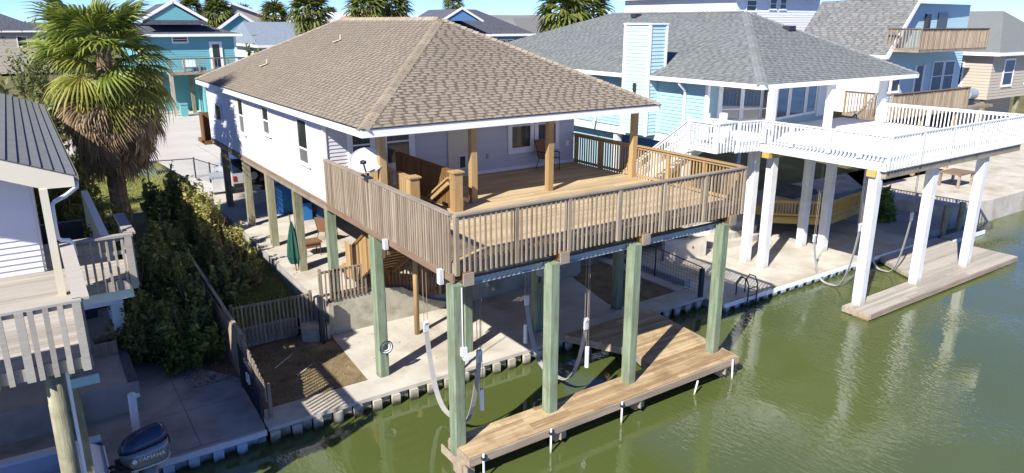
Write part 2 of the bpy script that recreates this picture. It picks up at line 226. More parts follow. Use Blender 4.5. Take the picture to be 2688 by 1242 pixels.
# ------------------------------------------------------------------ mesh helpers
V = Vector
class MB:
    def __init__(s): s.v = []; s.f = []
    def add(s, vs, fs):
        n = len(s.v); s.v += [tuple(p) for p in vs]; s.f += [tuple(i+n for i in f) for f in fs]; return s
    def box(s, x0, x1, y0, y1, z0, z1):
        return s.add([(x0,y0,z0),(x1,y0,z0),(x1,y1,z0),(x0,y1,z0),(x0,y0,z1),(x1,y0,z1),(x1,y1,z1),(x0,y1,z1)],
                     [(0,3,2,1),(4,5,6,7),(0,1,5,4),(1,2,6,5),(2,3,7,6),(3,0,4,7)])
    def frame(s, F, u0, u1, v0, v1, n0, n1):       # box in a wall frame F=(origin, U, N)
        O, U, N = F; Z = V((0,0,1)); P = lambda u, v, n: O+U*u+Z*v+N*n
        vs = [P(u0,v0,n0),P(u1,v0,n0),P(u1,v0,n1),P(u0,v0,n1),P(u0,v1,n0),P(u1,v1,n0),P(u1,v1,n1),P(u0,v1,n1)]
        return s.add(vs, [(0,1,2,3),(7,6,5,4),(3,2,6,7),(2,1,5,6),(1,0,4,5),(0,3,7,4)])
    def bar(s, a, b, w, h, up=(0,0,1)):
        a, b = V(a), V(b); d = (b-a).normalized(); up = V(up)
        if abs(d.dot(up)) > 0.98: up = V((0,1,0))
        sd = d.cross(up).normalized(); u = sd.cross(d).normalized()
        vs = [p+sd*(i*w/2)+u*(j*h/2) for p in (a, b) for i, j in ((-1,-1),(1,-1),(1,1),(-1,1))]
        return s.add(vs, [(3,2,1,0),(4,5,6,7),(0,1,5,4),(1,2,6,5),(2,3,7,6),(3,0,4,7)])
    def tube(s, pts, r, n=8, caps=True):
        pts = [V(p) for p in pts]; rs = r if isinstance(r, (list, tuple)) else [r]*len(pts); rings = []
        prev = None
        for i, p in enumerate(pts):
            d = (pts[min(i+1, len(pts)-1)]-pts[max(i-1, 0)]).normalized()
            ref = prev if prev is not None else (V((0,0,1)) if abs(d.z) < 0.9 else V((1,0,0)))
            a = (ref-d*ref.dot(d)).normalized(); prev = a; b = d.cross(a)
            rings.append([p+(a*math.cos(2*math.pi*k/n)+b*math.sin(2*math.pi*k/n))*rs[i] for k in range(n)])
        base = len(s.v); s.v += [tuple(q) for rg in rings for q in rg]
        for i in range(len(pts)-1):
            for k in range(n):
                k2 = (k+1) % n; s.f.append((base+i*n+k, base+i*n+k2, base+(i+1)*n+k2, base+(i+1)*n+k))
        if caps:
            s.f.append(tuple(base+k for k in reversed(range(n)))); s.f.append(tuple(base+(len(pts)-1)*n+k for k in range(n)))
        return s
    def prism(s, poly, z0, z1):                    # poly ccw [(x,y)], z may be numbers or functions
        f0 = z0 if callable(z0) else (lambda x, y: z0); f1 = z1 if callable(z1) else (lambda x, y: z1); n = len(poly)
        return s.add([(x,y,f0(x,y)) for x,y in poly]+[(x,y,f1(x,y)) for x,y in poly],
                     [tuple(reversed(range(n))), tuple(range(n,2*n))]+[(i,(i+1)%n,n+(i+1)%n,n+i) for i in range(n)])
    def extr(s, poly3, d):                         # planar 3d polygon extruded by vector d
        n = len(poly3); d = V(d); a = [V(p) for p in poly3]
        return s.add(a+[p+d for p in a], [tuple(reversed(range(n))), tuple(range(n,2*n))]+[(i,(i+1)%n,n+(i+1)%n,n+i) for i in range(n)])
    def poly(s, pts): return s.add(pts, [tuple(range(len(pts)))])
    def sphere(s, c, r, nu=12, nv=8, sc=(1,1,1)):
        c = V(c); vs = []; fs = []
        for j in range(nv+1):
            th = math.pi*j/nv
            for i in range(nu):
                ph = 2*math.pi*i/nu
                vs.append(c+V((math.sin(th)*math.cos(ph)*sc[0], math.sin(th)*math.sin(ph)*sc[1], math.cos(th)*sc[2]))*r)
        for j in range(nv):
            for i in range(nu): fs.append((j*nu+i, (j+1)*nu+i, (j+1)*nu+(i+1)%nu, j*nu+(i+1)%nu))
        return s.add(vs, fs)
    def mesh(s, name, m, smooth=False):
        me = bpy.data.meshes.new(name); me.from_pydata(s.v, [], s.f); me.update()
        if m: me.materials.append(MT[m] if isinstance(m, str) else m)
        if smooth: me.polygons.foreach_set('use_smooth', [True]*len(me.polygons))
        return me

ORG = {}
def link(name, data, parent=None, loc=(0,0,0), rot=None, scale=None):
    o = bpy.data.objects.new(name, data); COL.objects.link(o)
    loc = V(loc); ORG[o.name] = loc
    if parent is not None:
        o.parent = parent; o.location = loc-ORG[parent.name]
    else: o.location = loc
    if rot is not None: o.rotation_euler = rot
    if scale is not None: o.scale = scale
    return o
def thing(name, label, cat, loc, group=None):
    o = link(name, None, None, loc); o.empty_display_size = 0.2
    o['label'] = label; o['category'] = cat
    if group: o['group'] = group
    return o
def part(name, mb, m, parent, smooth=False, label=None, kind=None):
    o = link(name, mb.mesh(name, m, smooth), parent)
    if label: o['label'] = label
    if kind: o['kind'] = kind
    return o
def solo(name, mb, m, label, cat, group=None, smooth=False, kind=None):
    o = link(name, mb.mesh(name, m, smooth)); 
    # put the origin at the base of the thing
    xs = [v.co for v in o.data.vertices]; c = sum(xs, V())/len(xs); c.z = min(p.z for p in xs)
    o.data.transform(Matrix.Translation(-c)); o.location = c; ORG[o.name] = c
    if kind: o['kind'] = kind
    else: o['label'] = label; o['category'] = cat
    if group: o['group'] = group
    return o
def struct(name, mb, m, smooth=False):
    o = link(name, mb.mesh(name, m, smooth)); o['kind'] = 'structure'; return o
_bm = {}
def piece(name, dims, m, loc, parent, rot=None, label=None):
    """box piece sharing its mesh with every alike piece"""
    k = (tuple(round(d, 3) for d in dims), m)
    if k not in _bm:
        x, y, z = dims; _bm[k] = MB().box(-x/2,x/2,-y/2,y/2,-z/2,z/2).mesh(name, m)
    o = link(name, _bm[k], parent, loc, rot)
    if label: o['label'] = label
    return o
def copy_thing(o, loc, label, rotz=0, scale=1.0):
    def rec(s, par):
        c = s.copy(); COL.objects.link(c); c.parent = par
        for ch in s.children: rec(ch, c)
        return c
    c = rec(o, None); c.location = loc; c.rotation_euler = (0,0,rotz); c.scale = (scale,)*3; c['label'] = label
    ORG[c.name] = V(loc); return c

def quads(name, P, m):                              # P: (n,4,3) array of loose quads
    n = len(P); me = bpy.data.meshes.new(name); me.vertices.add(4*n); me.vertices.foreach_set('co', P.reshape(-1).astype(np.float32))
    me.loops.add(4*n); me.loops.foreach_set('vertex_index', np.arange(4*n, dtype=np.int32))
    me.polygons.add(n); me.polygons.foreach_set('loop_start', np.arange(0, 4*n, 4, dtype=np.int32)); me.polygons.foreach_set('loop_total', np.full(n, 4, dtype=np.int32))
    me.update(); me.validate(); me.materials.append(MT[m]); return me
def leaf_quads(C, size, flat=0.0, rng=np.random):
    n = len(C); a = rng.normal(size=(n,3)); a[:,2] += flat*np.sign(a[:,2]); a /= np.linalg.norm(a, axis=1)[:,None]
    t = rng.normal(size=(n,3)); t -= (t*a).sum(1)[:,None]*a; t /= np.linalg.norm(t, axis=1)[:,None]
    b = np.cross(a, t); s = size*rng.uniform(0.6, 1.4, n)[:,None]
    return np.stack([C-t*s, C-b*s*0.42+a*s*0.1, C+t*s, C+b*s*0.42+a*s*0.1], 1)

WALLX = lambda x, y0, z0=0: (V((x,y0,z0)), V((0,-1,0)), V((-1,0,0)))     # wall facing -X, u runs towards the canal
WALLY = lambda y, x0, z0=0: (V((x0,y,z0)), V((1,0,0)), V((0,-1,0)))      # wall facing -Y, u runs right
def wall_ab(a, b):                                                       # wall from a to b (left to right as seen), z=0
    a, b = V((*a,0)), V((*b,0)); U = (b-a).normalized(); return (a, U, V((U.y,-U.x,0))), (b-a).length

def window(parent, F, u0, u1, v0, v1, trim=0.09, split=0.5, glass='glass', tm='trim', out=0.05, sill=True, name='window', muntin=0):
    f = MB()
    f.frame(F,u0-trim,u0,v0-trim,v1+trim,0,out).frame(F,u1,u1+trim,v0-trim,v1+trim,0,out)
    f.frame(F,u0,u1,v1,v1+trim,0,out-0.002).frame(F,u0,u1,v0-trim,v0,0,out-0.002)
    w = part(name, f, tm, parent)
    if split:
        vm = v0+(v1-v0)*split
        part('pane', MB().frame(F,u0,u1,v0,vm-0.025,0,out-0.025), 'glass_screen' if glass == 'screen' else glass, w)
        part('pane', MB().frame(F,u0,u1,vm+0.025,v1,0,out-0.02), 'glass' if glass == 'screen' else glass, w)
        part('meeting_rail', MB().frame(F,u0,u1,vm-0.025,vm+0.025,0,out-0.006), tm, w)
    else: part('pane', MB().frame(F,u0,u1,v0,v1,0,out-0.025), glass, w)
    for k in range(muntin):
        uk = u0+(u1-u0)*(k+1)/(muntin+1); part('muntin', MB().frame(F,uk-0.015,uk+0.015,v0,v1,out-0.022,out-0.004), tm, w)
    if sill: part('sill', MB().frame(F,u0-trim-0.03,u1+trim+0.03,v0-trim-0.04,v0-trim,0,out+0.03), tm, w)
    return w

def siding(parent, F, length, z0, z1, course, m, single=True, name='siding_board'):
    O, U, N = F; mb = MB(); n = int((z1-z0)/course)
    for i in range(n+1):
        a = z0+i*course; b = min(a+course*1.05, z1)
        if b-a < 0.02: continue
        P = lambda u, v, nn: O+U*u+V((0,0,1))*v+N*nn
        vs = [P(0,a,0),P(length,a,0),P(length,a,0.032),P(0,a,0.032),P(0,b,0),P(length,b,0),P(length,b,0.006),P(0,b,0.006)]
        fs = [(0,1,2,3),(7,6,5,4),(3,2,6,7),(2,1,5,6),(1,0,4,5),(0,3,7,4)]
        if single: part(name, MB().add(vs, fs), m, parent)
        else: mb.add(vs, fs)
    return None if single else mb

def railing(th, A, B, zf, ztop, zbot, ts, m_bal, m_cap, m_post, sp=0.14, bw=0.038, cap=(0.14,0.04), post=0.09, off=(0,0), sub=True, top_caps=False, bottom_rail=None, name='railing', pz=None):
    """straight railing: part railing (cap + sub rails) > post, baluster"""
    A, B = V((*A,0)), V((*B,0)); L_ = (B-A).length; U = (B-A)/L_; ang = math.atan2(U.y, U.x); off = V((*off,0))
    mb = MB()
    mb.bar(A+V((0,0,ztop-cap[1]/2)), B+V((0,0,ztop-cap[1]/2)), cap[0], cap[1])
    if sub: mb.bar(A+V((0,0,ztop-cap[1]-0.045)), B+V((0,0,ztop-cap[1]-0.045)), 0.04, 0.085)
    if bottom_rail: mb.bar(A+V((0,0,bottom_rail)), B+V((0,0,bottom_rail)), 0.04, 0.085)
    r = part(name, mb, m_cap, th)
    for t in ts:
        p = A+U*t; piece('post', (post,post,ztop-cap[1]-0.003-(pz if pz is not None else zbot)), m_post, (p.x+off.x*0.5,p.y+off.y*0.5,(ztop-cap[1]-0.003+(pz if pz is not None else zbot))/2), r, (0,0,ang))
    n = int(L_/sp); s = L_/n
    for i in range(n):
        t = s*(i+0.5)
        if any(abs(t-q) < post*0.5+bw*0.5+0.006 for q in ts): continue
        p = A+U*t+off; h = ztop-cap[1]-0.003-zbot
        piece('baluster', (bw,bw,round(h,2)), m_bal, (p.x,p.y,zbot+h/2), r, (random.uniform(-.006,.006),random.uniform(-.006,.006),ang+random.uniform(-.05,.05)))
    return r

def shingles(parent, P0, U, S, poly, e, m, cap_parts=0, m_shadow=None, wmin=0.22, wmax=0.42, thick=0.02, name='shingle'):
    """courses of shingles on a roof plane; poly is convex in (u, s)"""
    P0, U, S = V(P0), V(U).normalized(), V(S).normalized(); N = U.cross(S)
    smax = max(p[1] for p in poly); rows = []; i = 0
    def span(s):
        us = []
        for k in range(len(poly)):
            a, b = poly[k], poly[(k+1)%len(poly)]
            if (a[1]-s)*(b[1]-s) <= 0 and a[1] != b[1]:
                t = (s-a[1])/(b[1]-a[1]); us.append(a[0]+(b[0]-a[0])*t)
        return (min(us), max(us)) if len(us) >= 2 else None
    while i*e < smax:
        s0 = max(i*e, 0.004); sp_ = span(s0)
        if sp_:
            u = sp_[0]+0.0; dk = random.random() < 0.3
            while u < sp_[1]-0.02:
                w = random.uniform(wmin*0.5, wmin*0.8) if dk else random.uniform(wmin, wmax)
                w = min(w, sp_[1]-u); rows.append((u, s0, w, thick*(0.3 if dk else random.uniform(0.75,1.1)), dk)); u += w; dk = not dk
        i += 1
    def geo(u, s, w, t, dk):
        a, b = u+0.003, u+w-0.003; q = lambda uu, ss, nn: P0+U*uu+S*ss+N*nn
        s1 = min(s+e*1.12, smax)
        return [q(a,s,0),q(b,s,0),q(b,s,t+0.006),q(a,s,t+0.006),q(a,s1,0.003),q(b,s1,0.003)], [(0,1,2,3),(3,2,5,4),(0,3,4),(1,5,2)]
    md = m_shadow or m
    if cap_parts:
        rows.sort(key=lambda r_: (P0+U*r_[0]+S*r_[1]-CAM).length)
        for r_ in rows[:cap_parts]:
            vs, fs = geo(*r_); part(name, MB().add(vs, fs), md if r_[4] else m, parent)
        rows = rows[cap_parts:]
    for flag, mm in ((False, m), (True, md)):
        mb = MB()
        for r_ in rows:
            if r_[4] == flag: mb.add(*geo(*r_))
        part('shingle_courses', mb, mm, parent, kind='stuff')

def hip_caps(parent, a, b, m, w=0.3, step=0.22, name='hip_cap', single=True, drop=0.07):
    a, b = V(a), V(b); d = (b-a).normalized(); sd = d.cross(V((0,0,1))).normalized(); up = sd.cross(d); n = int((b-a).length/step); allmb = MB()
    for i in range(n):
        p = a+d*(i*step); q = p+d*step*1.15
        if (b-a).length < (q-a).length: q = b
        l = 0.03
        vs = [p-sd*w/2-up*drop+up*l, p+up*l*1.4, p+sd*w/2-up*drop+up*l, q-sd*w/2-up*drop+up*.008, q+up*.012, q+sd*w/2-up*drop+up*.008,
              p-sd*w/2-up*(drop+.01), p-up*.01, p+sd*w/2-up*(drop+.01)]
        fs = [(0,1,4,3),(1,2,5,4),(6,7,1,0),(7,8,2,1)]
        if single: part(name, MB().add(vs, fs), m, parent)
        else: allmb.add(vs, fs)
    if not single: part('hip_caps', allmb, m, parent)

def clip_poly(poly, f):
    out = []
    for i in range(len(poly)):
        a, b = poly[i], poly[(i+1) % len(poly)]; fa, fb = f(a), f(b)
        if fa >= 0: out.append(a)
        if (fa >= 0) != (fb >= 0):
            t = fa/(fa-fb); out.append((a[0]+(b[0]-a[0])*t, a[1]+(b[1]-a[1])*t))
    return out
def paved(name, poly, z0, z1, m, sx, sy, ox=0.0, oy=0.0, gap=0.014):
    f1 = z1 if callable(z1) else (lambda x, y: z1)
    o = struct(name, MB().prism(poly, z0, lambda x, y: f1(x,y)-0.022), 'concrete_grey'); x0, x1 = min(p[0] for p in poly), max(p[0] for p in poly); y0, y1 = min(p[1] for p in poly), max(p[1] for p in poly)
    x = x0-ox
    while x < x1:
        y = y0-oy
        while y < y1:
            p = clip_poly(poly, lambda q: q[0]-x-gap/2); p = clip_poly(p, lambda q: x+sx-gap/2-q[0]) if len(p) > 2 else p
            p = clip_poly(p, lambda q: q[1]-y-gap/2) if len(p) > 2 else p; p = clip_poly(p, lambda q: y+sy-gap/2-q[1]) if len(p) > 2 else p
            if len(p) > 2: part('slab_panel', MB().prism(p, lambda x_, y_: f1(x_,y_)-0.02, f1), m, o)
            y += sy
        x += sx
    return o

# ------------------------------------------------------------------ setting: water, ground, slabs
WZ = 0.1
struct('canal', MB().poly([(-600,-900,WZ),(900,-900,WZ),(900,3.7,WZ),(-600,3.7,WZ)]), 'water')
g = MB()
def gz(y): return 1.08 if y < 8.7 else (1.08+(y-8.7)/(17-8.7)*0.52 if y < 17 else 1.6)
xs = (-4000, -3.3, -0.42, 12.3, 4000); ys = (8.7, 12, 17, 6000)
for i in range(len(xs)-1):
    for j in range(len(ys)-1):
        g.poly([(xs[i],ys[j],gz(ys[j])),(xs[i+1],ys[j],gz(ys[j])),(xs[i+1],ys[j+1],gz(ys[j+1])),(xs[i],ys[j+1],gz(ys[j+1]))])
struct('ground', g, 'soil')
g = MB()
for j in range(12):
    y0 = 8.72+j*(24.5-8.72)/12; y1 = 8.72+(j+1)*(24.5-8.72)/12
    g.poly([(-3.2,y0,gz(y0)+.012),(-0.46,y0,gz(y0)+.012),(-0.46,y1,gz(y1)+.012),(-3.2,y1,gz(y1)+.012)])
struct('lawn', g, 'lawn')
struct('verge_lawn', MB().poly([(-7,24.5,1.612),(-0.46,24.5,1.612),(-0.1,30.5,1.612),(-.8,38.4,1.612),(-7,38.4,1.612)]), 'lawn')
paved('street', [(-60,42.5),(90,42.5),(90,50),(-60,50)],1.4,1.616,'concrete_street',7.5,3.75, gap=0.05)
paved('driveway', [(-0.1,23.6),(11,23.6),(11,42.5),(-1.2,42.5)],1.4,1.612,'concrete_street',4.0,4.6, gap=0.04)
struct('far_driveway', MB().prism([(0.5,50),(12.5,50),(12.5,72),(1.5,72)],1.5,1.62), 'concrete_street')
slz = lambda x, y: 1.66+(y-8.0)/(23.4-8.0)*0.27
paved('patio_slab', [(-0.42,8.05),(10.2,8.05),(10.2,23.6),(-0.42,23.6)], 0.3, slz, 'concrete', 3.5, 3.1)
paved('lower_slab', [(-0.36,4.42),(8.9,4.42),(8.9,4.95),(9.6,7.84),(-0.16,7.84)], 0.0, 0.516, 'concrete', 3.1, 3.6)
struct('dirt_patch', MB().prism([(-3.2,4.42),(-0.362,4.42),(-0.162,7.84),(-0.162,8.5),(-3.2,8.5)], 0.0, 0.495), 'dirt')
struct('shaded_dirt_patch', MB().prism([(8.902,4.42),(11.75,4.42),(11.75,8.6),(9.75,8.6),(9.602,7.84),(8.902,4.95)], 0.0, 0.497), 'dirt')
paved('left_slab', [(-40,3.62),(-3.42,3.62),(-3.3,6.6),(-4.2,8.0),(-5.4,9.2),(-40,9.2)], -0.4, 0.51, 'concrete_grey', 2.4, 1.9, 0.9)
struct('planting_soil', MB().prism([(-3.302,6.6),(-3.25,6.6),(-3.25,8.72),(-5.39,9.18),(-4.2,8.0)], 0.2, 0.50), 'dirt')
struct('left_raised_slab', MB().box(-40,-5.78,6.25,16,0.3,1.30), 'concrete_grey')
paved('right_slab', [(12.42,2.86),(26.4,2.86),(26.4,12),(12.42,12)], -0.4, 0.40, 'concrete', 3.5, 3.4)
struct('far_right_slab', MB().prism([(30.4,3.6),(34,3.2),(80,3.0),(80,14),(36.5,14),(29.2,6.9)], -0.4, 1.25), 'concrete')
struct('sloping_concrete_bank', MB().prism([(26.4,3.4),(28.3,3.0),(31.2,5.2),(29.2,6.9),(27,9),(26.4,9)], -0.4, lambda x, y: 0.42+max(0,(x-26.4))*0.1), 'concrete_grey')
struct('right_upper_slab', MB().box(16.9,40,8.6,16,0.3,1.25), 'concrete_grey')

# ------------------------------------------------------------------ bulkheads
def bulkhead(label, x0, x1, y, zc, m, mcap, capw, capt=0.10, w=0.27, lip=None, group='canal bulkheads'):
    t = thing('bulkhead', label, 'bulkhead', ((x0+x1)/2, y, -0.4))
    if capw: part('cap', MB().box(x0,x1,y-0.05,y+capw,zc-capt,zc), mcap, t)
    if lip: part('cap_board', MB().box(x0,x1,y-0.12,y-0.055,zc-0.11,zc+0.02), lip, t)
    n = int((x1-x0)/w); tot = x0
    for i in range(n):
        out = 0.15 if i % 2 == 0 else -0.03
        h = zc-capt-0.004+0.5
        piece('sheet_pile', (w*0.86 if i%2==0 else w*1.1, 0.09, round(h,3)), m, (x0+w*(i+0.5), y-out+0.05, zc-capt-0.004-h/2), t)
    return t
bulkhead('tan corrugated seawall with a wide concrete cap below the brown deck', -3.38, 12.38, 3.52, 0.52, 'sheet_pile', 'concrete', 0.9)
bulkhead('pale blue corrugated seawall below the left neighbour\'s shaded slab', -22, -3.44, 3.5, 0.50, 'sheet_pile_shade_blue', 'concrete_grey', 0.11, lip='metal_light')
bulkhead('low seawall with white cap board in front of the blue house', 12.44, 26.4, 2.80, 0.40, 'sheet_pile_shade_blue', 'concrete', 0.06, lip='trim')

# ------------------------------------------------------------------ retaining wall and fences of the middle lot
rw = thing('retaining_wall', 'stained concrete retaining wall under the brown deck', 'wall', (1.5,7.95,0.5))
prof = [(-0.17,0.3),(4.2,0.3),(4.2,0.66),(3.3,1.0),(2.85,1.30),(2.35,1.62),(1.9,1.69),(0.9,1.70),(0.25,1.68),(-0.17,1.58)]
part('wall_face', MB().extr([(x,7.845,z) for x,z in prof], (0,0.2,0)), 'concrete_wall', rw)
part('rounded_end', MB().prism([(-0.18,7.84),(-0.18,8.3),(-0.95,8.4),(-1.05,7.95),(-0.85,7.72),(-0.5,7.6),(-0.25,7.66)][::-1],0.3,0.95), 'concrete_wall', rw)
part('lawn_face', MB().box(-3.22,-1.04,8.5,8.72,0.3,1.07), 'concrete_wall', rw)
part('patio_edge', MB().extr([(-0.46,8.72,0.4),(-0.46,23.6,0.4),(-0.46,23.6,1.95),(-0.46,8.72,1.69)], (0.036,0,0)), 'concrete_grey', rw)
part('back_face', MB().box(4.2,9.9,7.86,8.04,0.3,1.66), 'concrete_wall', rw)

def picket_fence(label, A, B, zb, zt, sp, w, m, posts, th=0.035, zslope=0.0):
    t = thing('picket_fence', label, 'fence', ((A[0]+B[0])/2,(A[1]+B[1])/2,zb))
    A_, B_ = V((*A,0)), V((*B,0)); L_ = (B_-A_).length; U = (B_-A_)/L_; ang = math.atan2(U.y,U.x); Nn = V((U.y,-U.x,0))
    for z in (zb+0.18, zt-0.06):
        part('rail', MB().bar(A_+V((0,0,z))-Nn*0.04, B_+V((0,0,z))-Nn*0.04, 0.04, 0.08), m, t)
    for q in posts:
        p = A_+U*q; piece('post', (0.09,0.09,zt-zb+0.1), m, (p.x-Nn.x*0.09,p.y-Nn.y*0.09,(zt+zb)/2), t, (0,0,ang))
    n = int(L_/sp)
    for i in range(n):
        p = A_+U*(L_*(i+0.5)/n); piece('picket', (w,th,zt-zb), m, (p.x,p.y,(zt+zb)/2), t, (random.uniform(-.01,.01),random.uniform(-.01,.01),ang))
    return t
picket_fence('weathered picket fence across the end of the shaded lawn', (-2.95,8.42), (-0.52,8.32), 0.62, 1.9, 0.117, 0.05, 'wood_weather', (0.02,2.40))
picket_fence('short weathered picket fence standing on the concrete retaining wall', (-0.42,7.80), (1.15,7.80), 1.72, 2.72, 0.125, 0.045, 'wood_weather', (0.05,1.5))
picket_fence('dark picket fence under the deck beside the lower stair', (1.9,7.98), (4.1,7.98), 1.0, 2.3, 0.125, 0.05, 'wood_brown', (0.05,2.1))
gp = solo('gate_post', MB().box(-0.62,-0.48,7.42,7.56,0.45,2.05).box(-0.45,-0.42,7.40,7.45,0.55,1.95), 'dark_metal', 'dark gate post at the corner of the rounded concrete wall', 'post')

bf = thing('board_fence', 'grey board fence between the dark shrubs and the bare dirt patch', 'fence', (-3.1,8,0.5))
yy = 3.9; k = 0
while yy < 15.5:
    top = 1.95 if yy > 6.1 else 1.25+0.7*math.sin((yy-3.9)/2.2*math.pi/2)
    top += max(0, (yy-10))*0.06
    zb = 1.02 if yy < 6.0 else (0.52 if yy < 8.7 else gz(yy))
    if yy < 6.0: top = 1.5+0.45*math.sin((yy-3.9)/2.2*math.pi/2)
    h = round((top-zb)*20)/20
    piece('board', (0.024,0.135,h), 'wood_weather', (-3.27+0.03*(yy-3.9)/4, yy, zb+h/2), bf, (0,0,0.03)); yy += 0.142; k += 1
part('top_rail', MB().bar((-3.2,6.1,1.97),(-3.06,15.5,2.28),0.09,0.035), 'wood_weather_h', bf)
for y, h_ in ((4.0,0.95),(6.1,1.45),(8.4,1.45),(10.8,1.5),(13.2,1.5),(15.4,1.5)): piece('post', (0.09,0.09,h_), 'wood_weather', (-3.16, y, 0.48+h_/2), bf)
ig = thing('iron_gate', 'dark iron gate leaning on the grey board fence at the seawall', 'gate', (-3.38,4.9,0.5))
fr = MB()
for a, b in (((-3.40,3.86,0.6),(-3.36,6.0,0.6)),((-3.40,3.86,1.35),(-3.36,6.0,1.75)),((-3.40,3.86,0.52),(-3.40,3.86,1.4)),((-3.36,6.0,0.52),(-3.36,6.0,1.8)),((-3.40,3.86,0.6),(-3.36,6.0,1.6))): fr.bar(a,b,0.04,0.04)
part('gate_frame', fr, 'dark_metal', ig)
for i in range(17):
    y = 3.98+i*0.118; part('bar', MB().bar((-3.39,y,0.6),(-3.39,y,1.36+0.4*(y-3.86)/2.14),0.02,0.02), 'dark_metal', ig); part('lower_slat', MB().box(-3.36,-3.34,y-0.05,y+0.05,0.58,1.04), 'dark_metal', ig)
part('latch_plate', MB().box(-3.45,-3.41,4.75,5.0,1.15,1.4), 'metal_light', ig)

# ------------------------------------------------------------------ the stilt house
house = thing('stilt_house', 'pale grey sided house on stilts with tan shingle hip roof', 'house', (4.7,15,1.8))
HX0, HX1, HY0, HY1, ZF = 0.0, 9.4, 7.68, 22.9, 4.87
core = part('wall', MB().box(HX0+0.03,HX1,HY0+0.03,HY1,ZF,7.36), 'siding_grey', house)
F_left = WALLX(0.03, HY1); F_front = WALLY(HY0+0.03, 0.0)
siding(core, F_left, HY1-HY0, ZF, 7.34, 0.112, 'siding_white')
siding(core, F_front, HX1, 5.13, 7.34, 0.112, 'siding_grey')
part('corner_trim', MB().box(-0.035,0.07,HY0-0.035,HY0+0.05,ZF,7.34), 'trim', house)
part('corner_trim', MB().box(-0.035,0.07,HY1-0.05,HY1+0.03,ZF,7.34), 'trim', house)
part('rim_beam', MB().box(-0.03,0.14,HY0+0.05,HY1+0.02,ZF-0.26,ZF-0.004), 'wood_weather_h', house)
part('skirt_board', MB().box(-0.055,-0.032,HY0+0.05,HY1,ZF-0.10,ZF-0.01), 'wood_rim', house)
part('floor_underside', MB().box(0.145,HX1,HY0+0.05,HY1,ZF-0.2,ZF-0.006), 'wood_brown', house)
uY = lambda y: HY1-y
for (ya, yb, za, zb, sp, gl) in ((21.3,20.45,5.9,6.55,0,'glass'),(17.3,16.6,5.86,7.14,0.52,'screen'),(13.85,13.15,6.25,7.14,0.5,'screen'),(9.95,9.1,5.82,7.14,0.33,'screen')):
    window(house, (F_left[0]-V((0.026,0,0)), F_left[1], F_left[2]), uY(ya), uY(yb), za, zb, 0.075, sp, gl)
FF = (F_front[0]-V((0,0.026,0)), F_front[1], F_front[2])
window(house, FF, 0.87, 1.43, 5.86, 6.92, 0.16, 0.62, 'glass_curtain')
window(house, FF, 1.98, 2.73, 5.86, 6.92, 0.2, 0.62, 'glass_curtain')
window(house, FF, 6.64, 7.41, 5.90, 6.95, 0.16, 0.72, 'glass_curtain')
window(house, FF, 7.76, 8.52, 5.90, 6.95, 0.16, 0.72, 'glass_curtain')
dr = part('door', MB().frame(FF,4.12,5.2,5.14,7.1,0,0.05), 'siding_cream', house)
part('pet_flap', MB().frame(FF,4.5,4.78,5.4,5.86,0.05,0.07), 'metal_light', dr); part('flap_panel', MB().frame(FF,4.54,4.74,5.44,5.82,0.07,0.076), 'dark_metal', dr)
part('door_handle', MB().frame(FF,5.05,5.1,6.05,6.2,0.05,0.1), 'metal_light', dr)
part('outlet_cover', MB().frame(FF,5.62,5.72,5.62,5.78,0,0.05), 'metal', house)
part('wall_lamp', MB().frame(FF,8.98,9.1,5.78,5.96,0,0.1), 'trim', house)
part('base_board', MB().frame(FF,0.1,4.1,5.13,5.24,0,0.03).frame(FF,5.22,9.4,5.13,5.24,0,0.03), 'trim', house)
# roof
EX0, EX1, EY0, EY1, EZ, RZ = -0.31, 9.9, 3.94, 23.42, 7.55, 10.2
RX, RY0, RY1 = (EX0+EX1)/2, 9.2, 18.1
roof = part('roof', MB().add([(EX0,EY0,EZ),(EX1,EY0,EZ),(EX1,EY1,EZ),(EX0,EY1,EZ),(RX,RY0,RZ),(RX,RY1,RZ)], [(0,1,4),(1,2,5,4),(2,3,5),(3,0,4,5)]), 'shingle_tan', house)
hw = (EX1-EX0)/2
sl = V((0,RY0-EY0,RZ-EZ)); shingles(roof, (EX0,EY0-0.02,EZ-0.005), (1,0,0), sl, [(0,0),(EX1-EX0,0),(hw,sl.length)], 0.13, 'shingle_tan', 300, m_shadow='shingle_tan_shadow', wmin=0.17, wmax=0.29)
sl = V((hw,0,RZ-EZ)); shingles(roof, (EX0-0.02,EY1,EZ-0.005), (0,-1,0), sl, [(0,0),(EY1-EY0,0),(EY1-RY0,sl.length),(EY1-RY1,sl.length)], 0.13, 'shingle_tan', m_shadow='shingle_tan_shadow', wmin=0.17, wmax=0.29)
hip_caps(roof, (EX0,EY0,EZ+0.02), (RX,RY0,RZ+0.02), 'hip_cap', 0.34)
hip_caps(roof, (EX1,EY0,EZ+0.02), (RX,RY0,RZ+0.02), 'hip_cap', 0.3)
hip_caps(roof, (EX0,EY1,EZ+0.02), (RX,RY1,RZ+0.02), 'hip_cap', 0.3)
hip_caps(roof, (RX,RY1,RZ+0.03), (RX,RY0-0.1,RZ+0.03), 'hip_cap', 0.36, name='ridge_cap', drop=0.13)
fz0, fz1 = EZ-0.22, EZ-0.012
part('fascia', MB().box(EX0-0.02,EX1+0.02,EY0-0.03,EY0,fz0,fz1), 'trim', house)
part('fascia', MB().box(EX0-0.03,EX0,EY0+0.001,EY1,fz0,fz1), 'trim', house)
part('fascia', MB().box(EX1,EX1+0.03,EY0+0.001,EY1,fz0,fz1), 'trim', house)
part('fascia', MB().box(EX0-0.02,EX1+0.02,EY1,EY1+0.03,fz0,fz1), 'trim', house)
